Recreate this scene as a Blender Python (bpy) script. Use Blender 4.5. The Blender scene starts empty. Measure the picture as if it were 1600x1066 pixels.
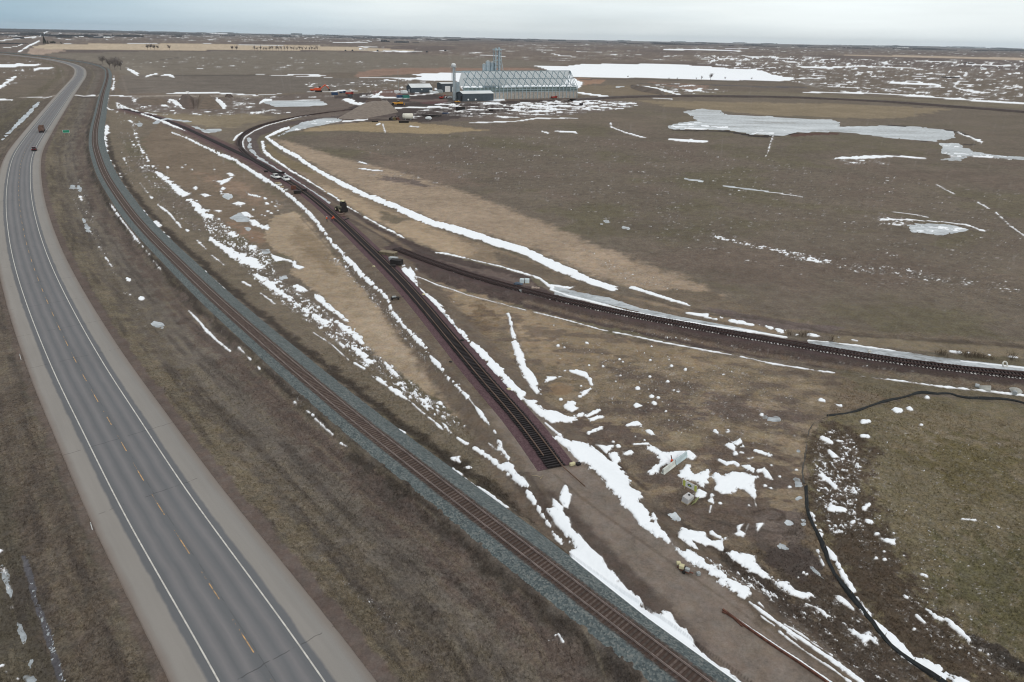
import bpy, bmesh, math, random
import numpy as np
from mathutils import Vector, Matrix
random.seed(7)
C = bpy.context.scene.collection
scn = bpy.context.scene
# ---------------------------------------------------------------- camera
F = 1067.0; H = 55.0                       # focal length in photo pixels, height of the drone
ROLL = math.atan(31.5/1600); PITCH = math.atan(474*math.cos(ROLL)/F)
cam = bpy.data.cameras.new('camera'); cam.sensor_width = 36; cam.lens = 36*F/1600
cam.clip_start = 0.5; cam.clip_end = 80000
co = bpy.data.objects.new('camera', cam); C.objects.link(co)
co.location = (0, 0, H)
co.rotation_euler = (Matrix.Rotation(math.pi/2-PITCH, 3, 'X') @ Matrix.Rotation(ROLL, 3, 'Z')).to_euler()
scn.camera = co
# ---------------------------------------------------------------- world: overcast sky
w = bpy.data.worlds.new('World'); scn.world = w; w.use_nodes = True
nt = w.node_tree; nt.nodes.clear()
def N(t, **k):
    n = nt.nodes.new(t)
    for a, b in k.items():
        if a.startswith('i_'):
            s = a[2:]; s = int(s) if s.isdigit() else s.replace('_', ' ')
            n.inputs[s].default_value = b
        else: setattr(n, a, b)
    return n
def lk(a, b): nt.links.new(a, b)
SUN_EL, SUN_AZ = math.radians(32), math.radians(150)
sky = N('ShaderNodeTexSky', sky_type='NISHITA', sun_disc=False, sun_elevation=SUN_EL, sun_rotation=SUN_AZ,
        altitude=600, dust_density=2.0)
skm = N('ShaderNodeVectorMath', operation='SCALE'); skm.inputs['Scale'].default_value = 0.09
lk(sky.outputs[0], skm.inputs[0])
tc = N('ShaderNodeTexCoord')
mp = N('ShaderNodeMapping'); mp.inputs['Scale'].default_value = (1.3, 1.3, 9.0)
lk(tc.outputs['Generated'], mp.inputs[0])
cl = N('ShaderNodeTexNoise'); cl.inputs['Scale'].default_value = 1.6; cl.inputs['Detail'].default_value = 5
cl.inputs['Roughness'].default_value = 0.45; lk(mp.outputs[0], cl.inputs[0])
sp = N('ShaderNodeSeparateXYZ'); lk(tc.outputs['Generated'], sp.inputs[0])
# cloud deck is brighter to the east (right) and thins to blue-grey in the west (left)
side = N('ShaderNodeMapRange', i_1=-0.68, i_2=0.0, interpolation_type='SMOOTHSTEP'); lk(sp.outputs[0], side.inputs[0])
ad = N('ShaderNodeMath', operation='MULTIPLY_ADD', i_1=1.1, i_2=-0.55); lk(cl.outputs[0], ad.inputs[0])
sm = N('ShaderNodeMath', operation='ADD', use_clamp=True); lk(side.outputs[0], sm.inputs[0]); lk(ad.outputs[0], sm.inputs[1])
ccol = N('ShaderNodeMix', data_type='RGBA'); lk(sm.outputs[0], ccol.inputs[0])
ccol.inputs[6].default_value = (0.34, 0.51, 0.64, 1); ccol.inputs[7].default_value = (0.93, 0.99, 1.0, 1)
# streaky darker layers high up
l2 = N('ShaderNodeTexNoise'); l2.inputs['Scale'].default_value = 0.9; l2.inputs['Detail'].default_value = 6
mp2 = N('ShaderNodeMapping'); mp2.inputs['Scale'].default_value = (1.5, 1.5, 22.0); mp2.inputs['Location'].default_value = (3, 1, 0.6)
lk(tc.outputs['Generated'], mp2.inputs[0]); lk(mp2.outputs[0], l2.inputs[0])
l2m = N('ShaderNodeMapRange', i_1=0.3, i_2=0.7, i_3=0.82, i_4=1.12); lk(l2.outputs[0], l2m.inputs[0])
cm = N('ShaderNodeVectorMath', operation='SCALE'); zen = N('ShaderNodeMapRange', i_1=0.07, i_2=0.32, interpolation_type='SMOOTHSTEP'); lk(sp.outputs[2], zen.inputs[0])
hi = N('ShaderNodeMix', data_type='RGBA'); lk(zen.outputs[0], hi.inputs[0]); lk(ccol.outputs[2], hi.inputs[6]); hi.inputs[7].default_value = (0.89, 0.865, 0.83, 1)
lk(hi.outputs[2], cm.inputs[0]); lk(l2m.outputs[0], cm.inputs['Scale'])
up = N('ShaderNodeMapRange', i_1=0.02, i_2=0.75, i_3=1.0, i_4=1.22); lk(sp.outputs[2], up.inputs[0])
cm2 = N('ShaderNodeVectorMath', operation='SCALE'); lk(cm.outputs[0], cm2.inputs[0]); lk(up.outputs[0], cm2.inputs['Scale'])
mx = N('ShaderNodeMix', data_type='RGBA'); mx.inputs[0].default_value = 0.88
lk(skm.outputs[0], mx.inputs[6]); lk(cm2.outputs[0], mx.inputs[7])
bg = N('ShaderNodeBackground'); lk(mx.outputs[2], bg.inputs[0]); bg.inputs[1].default_value = 1.0
wo = N('ShaderNodeOutputWorld'); lk(bg.outputs[0], wo.inputs[0])
# ---------------------------------------------------------------- sun behind thin cloud
sl = bpy.data.lights.new('sun', 'SUN'); sl.energy = 0.9; sl.angle = math.radians(14); sl.color = (1, 0.96, 0.9)
so = bpy.data.objects.new('sun', sl); C.objects.link(so)
so.rotation_euler = (math.pi/2-SUN_EL, 0, math.pi-SUN_AZ)
so.location = (0, -50, 120)
scn.view_settings.view_transform = 'Standard'; scn.view_settings.look = 'None'
scn.cycles.filter_width = 1.1
scn.view_settings.exposure = 0.06; scn.view_settings.gamma = 1
# ---------------------------------------------------------------- survey helpers (photo pixel -> point on the ground)
def G(x, y, z=0.0):
    x = np.asarray(x, float); y = np.asarray(y, float)
    u = x-800; v = 533-y; c, s = math.cos(ROLL), math.sin(ROLL)
    a = c*u-s*v; b = s*u+c*v
    dy = F*math.cos(PITCH)+b*math.sin(PITCH); dz = -F*math.sin(PITCH)+b*math.cos(PITCH)
    t = (z-H)/dz
    return np.stack([a*t, dy*t], -1)
def PT(s): return [tuple(map(float, q.split(','))) for q in s.split()]
def spl(P, step=2.0):
    P = np.asarray(P, float); n = len(P); Q = np.vstack([2*P[0]-P[1], P, 2*P[-1]-P[-2]]); out = []
    for i in range(n-1):
        p0, p1, p2, p3 = Q[i:i+4]; m = max(2, int(np.linalg.norm(p2-p1)/step))
        t = np.linspace(0, 1, m, endpoint=False)[:, None]
        l0, l1, l2 = [max(np.linalg.norm(b-a), 1e-6) for a, b in ((p0, p1), (p1, p2), (p2, p3))]
        m1 = ((p1-p0)/l0*l1+(p2-p1)/l1*l0)/(l0+l1)*l1
        m2 = ((p2-p1)/l1*l2+(p3-p2)/l2*l1)/(l1+l2)*l1
        out.append((2*t**3-3*t**2+1)*p1+(t**3-2*t**2+t)*m1+(-2*t**3+3*t**2)*p2+(t**3-t**2)*m2)
    out.append(P[-1:]); return np.vstack(out)
def smooth(L, k=6):
    for _ in range(k):
        L = L.copy(); L[1:-1] = (L[:-2]+2*L[1:-1]+L[2:])/4
    return L
def resample(L, step, grow=0.0):
    """points along a polyline, spacing step (growing with distance from the camera)"""
    d = np.r_[0, np.cumsum(np.linalg.norm(np.diff(L, axis=0), axis=1))]; s = [0.0]
    while s[-1] < d[-1]:
        x = np.interp(s[-1], d, L[:, 0]); y = np.interp(s[-1], d, L[:, 1])
        s.append(s[-1]+step+grow*math.hypot(x, y))
    s = np.array(s[:-1]); return np.stack([np.interp(s, d, L[:, 0]), np.interp(s, d, L[:, 1])], -1), s
def lateral(X, Y, L, maxd=60.0):
    """signed lateral distance to a polyline (left positive), 1e3 beyond maxd"""
    out = np.full(X.shape, 1e3)
    m = (X > L[:, 0].min()-maxd) & (X < L[:, 0].max()+maxd) & (Y > L[:, 1].min()-maxd) & (Y < L[:, 1].max()+maxd)
    idx = np.nonzero(m)[0]; x = X[idx]; y = Y[idx]; best = np.full(len(idx), 1e9); sg = np.ones(len(idx))
    for i in range(len(L)-1):
        a, b = L[i], L[i+1]; e = b-a; q = (e**2).sum()
        if q < 1e-9: continue
        k = np.nonzero((abs(x-(a[0]+b[0])/2) < maxd+abs(e[0])) & (abs(y-(a[1]+b[1])/2) < maxd+abs(e[1])))[0]
        if not len(k): continue
        px = x[k]-a[0]; py = y[k]-a[1]; t = np.clip((px*e[0]+py*e[1])/q, 0, 1)
        d = np.hypot(px-e[0]*t, py-e[1]*t); c = e[0]*py-e[1]*px
        u = d < best[k]; kk = k[u]; best[kk] = d[u]; sg[kk] = np.sign(c[u])
    best = np.where(best > maxd, 1e3, best); out[idx] = best*np.where(sg == 0, 1, sg); return out
HW = spl(G(*np.array(PT("470,1140 425,1066 400,1024 347,944 302,875 261.5,814 250,794.5 227.5,758 197.5,707 175,664.5 155,632 136,599.5 121,571 107.5,544.5 86,501 69,462 51,416 42.5,388.5 35,353.5 30,323.5 29,291 31,266 32,258 37,240 48,222 67,195 84,172 102,148 114,133 125,117 122,106 100,97.5 62,91 25,87 0,84.5 -60,80")).T, 1.0), 8)
HW = smooth(HW, 8)
MR = smooth(spl(G(*np.array(PT("1170,1130 1083,1066 935.5,954 802.5,849.5 735,799 680,755.5 612,702 581,679 540,645.5 475,590 407,532 383,509 350,483 312,446 264,397.5 240,376 216,349.5 184.5,306 165,276 155,250 149,230 149,205 154,180 160,150 166,130 168,115 164,106.5 150,101 137,98 110,94 69,88 27,83.6 0,81.5 -60,77")).T, 1.2), 8), 8)
LT0 = spl(G(*np.array(PT("872,735 835,682 810,650 790,631 750,586 715,543 687.5,509 655,470 620,431 587.5,400 555,368 530,344 507,324 482,303.5 440,277 400,252 380,243 325,217 250,185 190,170")).T, 0.9), 6)
LT = smooth(LT0, 8)
LTX = np.vstack([spl(G(*np.array(PT("1310,1140 1228,1066 1152,1000 1048,900 950,806 905,765")).T, 0.9), 6), LT])
RT = smooth(spl(G(*np.array(PT("617,388 650,402 700,420 750,436 800,450 862,466 925,481 987,493.5 1050,505 1125,518.5 1200,532 1262,542.5 1324,553 1360,559 1440,571 1522,580.5 1600,588.5 1720,600")).T, 0.8), 6), 6)
CV = smooth(spl(G(*np.array(PT("425,268 405,258 390,247 378,236 373,225 374,216 380,208 393,200 412,193 437,187 460,182.5 487,178 520,174 560,170")).T, 0.5), 6), 6)
LP = smooth(spl(G(*np.array(PT("895,157 930,154 960,152.5 1022,150.5 1130,150.5 1260,153 1300,155 1400,160 1500,167.5 1600,175 1750,190")).T, 0.5), 12), 4)
def sstep(x, a, b):
    t = np.clip((x-a)/(b-a), 0, 1); return t*t*(3-2*t)
def hash2(i, j, s):
    h = (i.astype(np.int64)*374761393+j.astype(np.int64)*668265263+s*1442695041) & 0xffffffff
    h = ((h ^ (h >> 13))*1274126177) & 0xffffffff
    return ((h ^ (h >> 16)) & 0xffffff)/float(0xffffff)
def vnoise(x, y, s=0):
    i = np.floor(x); j = np.floor(y); fx = x-i; fy = y-j
    fx = fx*fx*fx*(fx*(fx*6-15)+10); fy = fy*fy*fy*(fy*(fy*6-15)+10)
    a = hash2(i, j, s); b = hash2(i+1, j, s); c = hash2(i, j+1, s); d = hash2(i+1, j+1, s)
    return (a+(b-a)*fx)*(1-fy)+(c+(d-c)*fx)*fy
def fbm(x, y, scale, o=4, s=0, rough=0.55, lac=2.13):
    """about -1..1"""
    x = x/scale; y = y/scale; v = 0; a = 1; t = 0
    for k in range(o):
        c, sn = math.cos(k*0.7), math.sin(k*0.7)
        v = v+a*(vnoise(c*x-sn*y+k*17.3, sn*x+c*y-k*9.1, s+k)*2-1); t += a; a *= rough; x = x*lac; y = y*lac
    return v/t*1.9
def macro_from(dh, dm, dl, dr, X, Y):
    z = 1.0*(1-sstep(abs(dh), 8.5, 15))
    z = np.maximum(z, 1.2*(1-sstep(abs(dm), 2.4, 6.0)))
    z = np.maximum(z, 0.9*(1-sstep(abs(dl), 4.5, 8.5)))
    z = np.maximum(z, 0.8*(1-sstep(abs(dr), 3.0, 7.0)))
    return z
def macro(X, Y):
    X = np.atleast_1d(np.asarray(X, float)); Y = np.atleast_1d(np.asarray(Y, float))
    return macro_from(*[lateral(X, Y, L, 20) for L in (HWc, MRc, LTc, RTc)], X, Y)
def thin(L, tol=0.04):
    keep = [0]; i = 0
    while i < len(L)-1:
        j = min(i+2, len(L)-1); best = i+1
        while j < len(L):
            e = L[j]-L[i]; n = np.array([-e[1], e[0]])/max(np.linalg.norm(e), 1e-9)
            if np.abs((L[i:j+1]-L[i])@n).max() > tol or np.linalg.norm(e) > 60: break
            best = j; j += 1
        keep.append(best); i = best
    return L[keep]
HWc, MRc, LTc, RTc, CVc, LPc = [thin(L) for L in (HW, MR, LTX, RT, CV, LP)]
def at(x, y):
    """photo pixels -> world xy on the terrain"""
    x = np.atleast_1d(np.asarray(x, float)); y = np.atleast_1d(np.asarray(y, float)); p = G(x, y, 0.0)
    for _ in range(3): p = G(x, y, macro(p[:, 0], p[:, 1]))
    return p
def ground(x, y):
    """world point (x, y, z) of one photo pixel"""
    p = at([x], [y])[0]; return Vector((p[0], p[1], float(macro([p[0]], [p[1]])[0])))
def lin(r, g, b):
    return np.array([((v/255+0.055)/1.055)**2.4 if v > 10 else v/255/12.92 for v in (r, g, b)])
# ---------------------------------------------------------------- material helpers
def mat(name, col, rough=0.8, var=0.12, scale=1.0, metal=0.0, bump=0.0, col2=None, spec=0.4, rnd=0.0, coord='Object'):
    """plain procedural material: two-tone noise on the colour, optional bump, per-object random shade"""
    m = bpy.data.materials.new(name); m.use_nodes = True; t = m.node_tree; b = t.nodes['Principled BSDF']
    c = lin(*col); c2 = lin(*col2) if col2 else c*(1-var*1.6)
    n = t.nodes.new('ShaderNodeTexNoise'); n.inputs['Scale'].default_value = scale; n.inputs['Detail'].default_value = 6
    tcn = t.nodes.new('ShaderNodeTexCoord'); t.links.new(tcn.outputs[coord], n.inputs[0])
    r = t.nodes.new('ShaderNodeValToRGB'); t.links.new(n.outputs[0], r.inputs[0])
    r.color_ramp.elements[0].position = 0.35; r.color_ramp.elements[1].position = 0.65
    r.color_ramp.elements[0].color = (*c2, 1); r.color_ramp.elements[1].color = (*(c*(1+var*0.5)), 1)
    src = r.outputs[0]
    if rnd:
        oi = t.nodes.new('ShaderNodeObjectInfo'); mr = t.nodes.new('ShaderNodeMapRange')
        mr.inputs[3].default_value = 1-rnd; mr.inputs[4].default_value = 1+rnd; t.links.new(oi.outputs['Random'], mr.inputs[0])
        vm = t.nodes.new('ShaderNodeVectorMath'); vm.operation = 'SCALE'
        t.links.new(src, vm.inputs[0]); t.links.new(mr.outputs[0], vm.inputs['Scale']); src = vm.outputs[0]
    t.links.new(src, b.inputs['Base Color'])
    b.inputs['Roughness'].default_value = rough; b.inputs['Metallic'].default_value = metal
    b.inputs['Specular IOR Level'].default_value = spec
    if bump:
        bn = t.nodes.new('ShaderNodeBump'); bn.inputs['Strength'].default_value = bump; bn.inputs['Distance'].default_value = 0.05
        t.links.new(n.outputs[0], bn.inputs['Height']); t.links.new(bn.outputs[0], b.inputs['Normal'])
    return m
def mesh_obj(name, V, Fc, m=None, smooth_=False, attrs=None, parent=None):
    me = bpy.data.meshes.new(name); V = np.asarray(V, np.float32); Fc = np.asarray(Fc, np.int32)
    me.vertices.add(len(V)); me.vertices.foreach_set('co', V.ravel())
    k = Fc.shape[1]; me.loops.add(Fc.size); me.loops.foreach_set('vertex_index', Fc.ravel())
    me.polygons.add(len(Fc)); me.polygons.foreach_set('loop_start', np.arange(0, Fc.size, k, dtype=np.int32))
    me.polygons.foreach_set('loop_total', np.full(len(Fc), k, np.int32))
    me.polygons.foreach_set('use_smooth', np.full(len(Fc), smooth_, bool))
    for an, (ty, dat) in (attrs or {}).items():
        a = me.attributes.new(an, ty, 'POINT')
        a.data.foreach_set('color' if 'COLOR' in ty else 'value', np.asarray(dat, np.float32).ravel())
    me.update(); me.validate(verbose=False)
    if m: me.materials.append(m)
    o = bpy.data.objects.new(name, me); C.objects.link(o)
    if parent: o.parent = parent
    return o
# ---------------------------------------------------------------- terrain grid (polar, finer near the survey point)
DA = 0.00120
az = np.arange(math.radians(-52), math.radians(52), DA)
az = np.r_[np.linspace(-math.pi, az[0], 60)[:-1], az, np.linspace(az[-1], math.pi, 60)[1:]]
dep = np.r_[np.radians(np.linspace(80, 53, 14)[:-1]), np.arange(math.radians(53), math.radians(0.6), -0.00112)]
rr = H/np.tan(dep); rr = np.r_[rr, np.geomspace(rr[-1]*1.06, 48000, 60)]
NA, NR = len(az), len(rr)
Rg, Ag = np.meshgrid(rr, az, indexing='ij')
X = (Rg*np.sin(Ag)).ravel(); Y = (Rg*np.cos(Ag)).ravel(); R = Rg.ravel()
pxm = np.sqrt(R*R+H*H)/F                     # metres covered by one photo pixel, used only to pick level of detail
dh = lateral(X, Y, HWc, 70); dm = lateral(X, Y, MRc, 70); dl = lateral(X, Y, LTc, 30); dr = lateral(X, Y, RTc, 30)
dc = lateral(X, Y, CVc, 30); dp = lateral(X, Y, LPc, 30)
Zm = macro_from(dh, dm, dl, dr, X, Y)
n05 = fbm(X, Y, 0.6, 3, 3); n2 = fbm(X, Y, 2.2, 4, 5); n8 = fbm(X, Y, 9, 4, 7); n40 = fbm(X, Y, 45, 5, 9)
n200 = fbm(X, Y, 240, 5, 11)
nf = 1/(1+np.exp(-(90-R)/20.0))
ca, sa = math.cos(0.50), math.sin(0.50)      # trend of the drifts and the tracks near the camera
XR, YR = X*ca+Y*sa, -X*sa+Y*ca               # YR runs along the tracks
nst = fbm(XR, YR*0.22, 0.9, 4, 21)           # streaks along the tracks
nhor = fbm(X*0.30, Y, 10, 5, 23)             # broad streaks across the far plain
tint = np.tile(lin(101, 92, 81), (len(X), 1)); grain = np.full(len(X), 0.8)
def poly_sdf(P, margin):
    P = np.asarray(P); k = np.nonzero((X > P[:, 0].min()-margin) & (X < P[:, 0].max()+margin) & (Y > P[:, 1].min()-margin) & (Y < P[:, 1].max()+margin))[0]
    x = X[k]; y = Y[k]; d = np.full(len(k), 1e18); ins = np.zeros(len(k), bool)
    for i in range(len(P)):
        a = P[i]; b = P[(i+1) % len(P)]; e = b-a; q = (e**2).sum()+1e-12
        t = np.clip(((x-a[0])*e[0]+(y-a[1])*e[1])/q, 0, 1)
        d = np.minimum(d, (x-a[0]-e[0]*t)**2+(y-a[1]-e[1]*t)**2)
        if a[1] != b[1]:
            c = ((a[1] > y) != (b[1] > y)) & (x < (b[0]-a[0])*(y-a[1])/(b[1]-a[1])+a[0]); ins ^= c
    d = np.sqrt(d); return k, np.where(ins, d, -d)
def wp(s):
    P = np.array(PT(s)); return at(P[:, 0], P[:, 1])
def paint(s, col, feather=4.0, amp=4.0, g=None, a=1.0, sc=None, amount=None):
    """colour zone: outline, soft ragged edge (feather, amp in local detail units)"""
    P = wp(s); q = pxm_at(P); k, d = poly_sdf(P, (feather+amp)*q*2)
    if not len(k): return
    n = fbm(X[k], Y[k], sc or 14*q, 4, 31)
    wgt = sstep(d+amp*q*n, -feather*q*0.5, feather*q*0.5)*a
    if amount is not None: wgt = wgt*amount[k]
    tint[k] = tint[k]*(1-wgt[:, None])+lin(*col)*wgt[:, None]
    if g is not None: grain[k] = grain[k]*(1-wgt)+g*wgt
def pxm_at(P): return float(np.sqrt((P**2).sum(1)+H*H).min())/F
def band(d, lo, hi, col, f=1.0, amp=0.5, g=None, a=1.0, m=None):
    """colour band between two lateral distances of a line"""
    n = n2*amp; wgt = sstep(d+n, lo-f/2, lo+f/2)*(1-sstep(d+n, hi-f/2, hi+f/2))*a
    if m is not None: wgt = wgt*m
    k = np.nonzero(wgt > 0.002)[0]; ww = wgt[k][:, None]
    tint[k] = tint[k]*(1-ww)+lin(*col)*ww
    if g is not None: grain[k] = grain[k]*(1-wgt[k])+g*wgt[k]
# broad plain: large soft patches of brown, olive and reddish stubble
def blendto(col, wgt):
    global tint
    tint = tint*(1-wgt[:, None])+lin(*col)*wgt[:, None]
blendto((91, 86, 66), 0.75*sstep(n40+0.5*n8, 0.0, 0.9)*(1-sstep(R, 300, 900)))
blendto((98, 86, 77), 0.7*sstep(-n40+0.4*n8, 0.1, 1.0))
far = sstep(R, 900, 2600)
blendto((102, 91, 86), 0.75*far); blendto((74, 76, 82), 0.5*sstep(R, 5000, 12000))  # second blend: dark far woods, with distance haze put into the colour as blue
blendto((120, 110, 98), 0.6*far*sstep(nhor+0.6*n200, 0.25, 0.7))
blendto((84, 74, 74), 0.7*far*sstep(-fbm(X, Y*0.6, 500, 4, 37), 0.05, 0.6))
blendto((108, 98, 84), 0.5*sstep(fbm(X*0.5, Y, 90, 4, 39), 0.1, 0.8)*sstep(R, 200, 500)*(1-far))
# west of the highway, and the grass between highway and railway
m_w = sstep(dh, 6, 9)*(dh < 900)
near = 1-sstep(R, 500, 900)
blendto((80, 75, 66), 0.9*((dh > 6) & (dh < 900))*near)
band(dh, 8.3, 14, (93, 83, 74), 1.5, 1.0, 1.0, 0.7)
band(dh, 20, 28, (86, 80, 62), 3, 3, 1.0, 0.6)
med = ((dh < -5) & (dh > -900) & (dm > 0) & (dm < 900)).astype(float)
blendto((90, 83, 76), 0.95*med)
band(dh, -12, -8.6, (104, 95, 76), 1.5, 1.2, 1.0, 0.6, m=near)
band(dh, -17, -13.2, (94, 86, 72), 1.5, 1.2, 1.0, 0.7)
band(dh, -16.2, -15.4, (124, 116, 104), 0.5, 0.5, 1.0, 0.35)
band(dh, -24, -18, (90, 79, 72), 2.5, 2.0, 1.0, 0.75, m=med)
band(dm, 8, 14, (99, 93, 86), 4, 2.5, 0.7, 0.8, m=med)
band(dm, 5.0, 8.5, (90, 79, 73), 1.6, 1.5, 0.9, 0.8, m=med)
band(dm, 3.1, 4.5, (56, 50, 45), 1.2, 0.6, 1.0, 0.8, m=near)
sAl = fbm(dh*1.0, YR*0.09, 1.1, 4, 25, .6)*(abs(dh) < 60); mm = (med*near+((dh > 8) & (dh < 60))*near)
tint *= (1+0.13*sAl*mm)[:, None]
blendto((106, 98, 82), 0.4*sstep(sAl, .25, .8)*mm); blendto((72, 66, 63), 0.5*sstep(-sAl, .2, .8)*mm)
band(dh, -8.9, -7.2, (92, 81, 76), 0.5, 0.3, 0.35, 0.95, m=near)
band(dh, 6.6, 8.0, (96, 85, 79), 0.6, 0.4, 0.5, 0.8, m=near)
# strip right of the railway
band(dm, -13, -6.5, (104, 95, 81), 2, 1.0, 1.0, 0.85, m=near*(dm > -900))
band(dm, -6.9, -4.6, (54, 48, 44), 1.4, 0.75, 1.0, 0.85, m=1-sstep(R, 380, 600))
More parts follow.
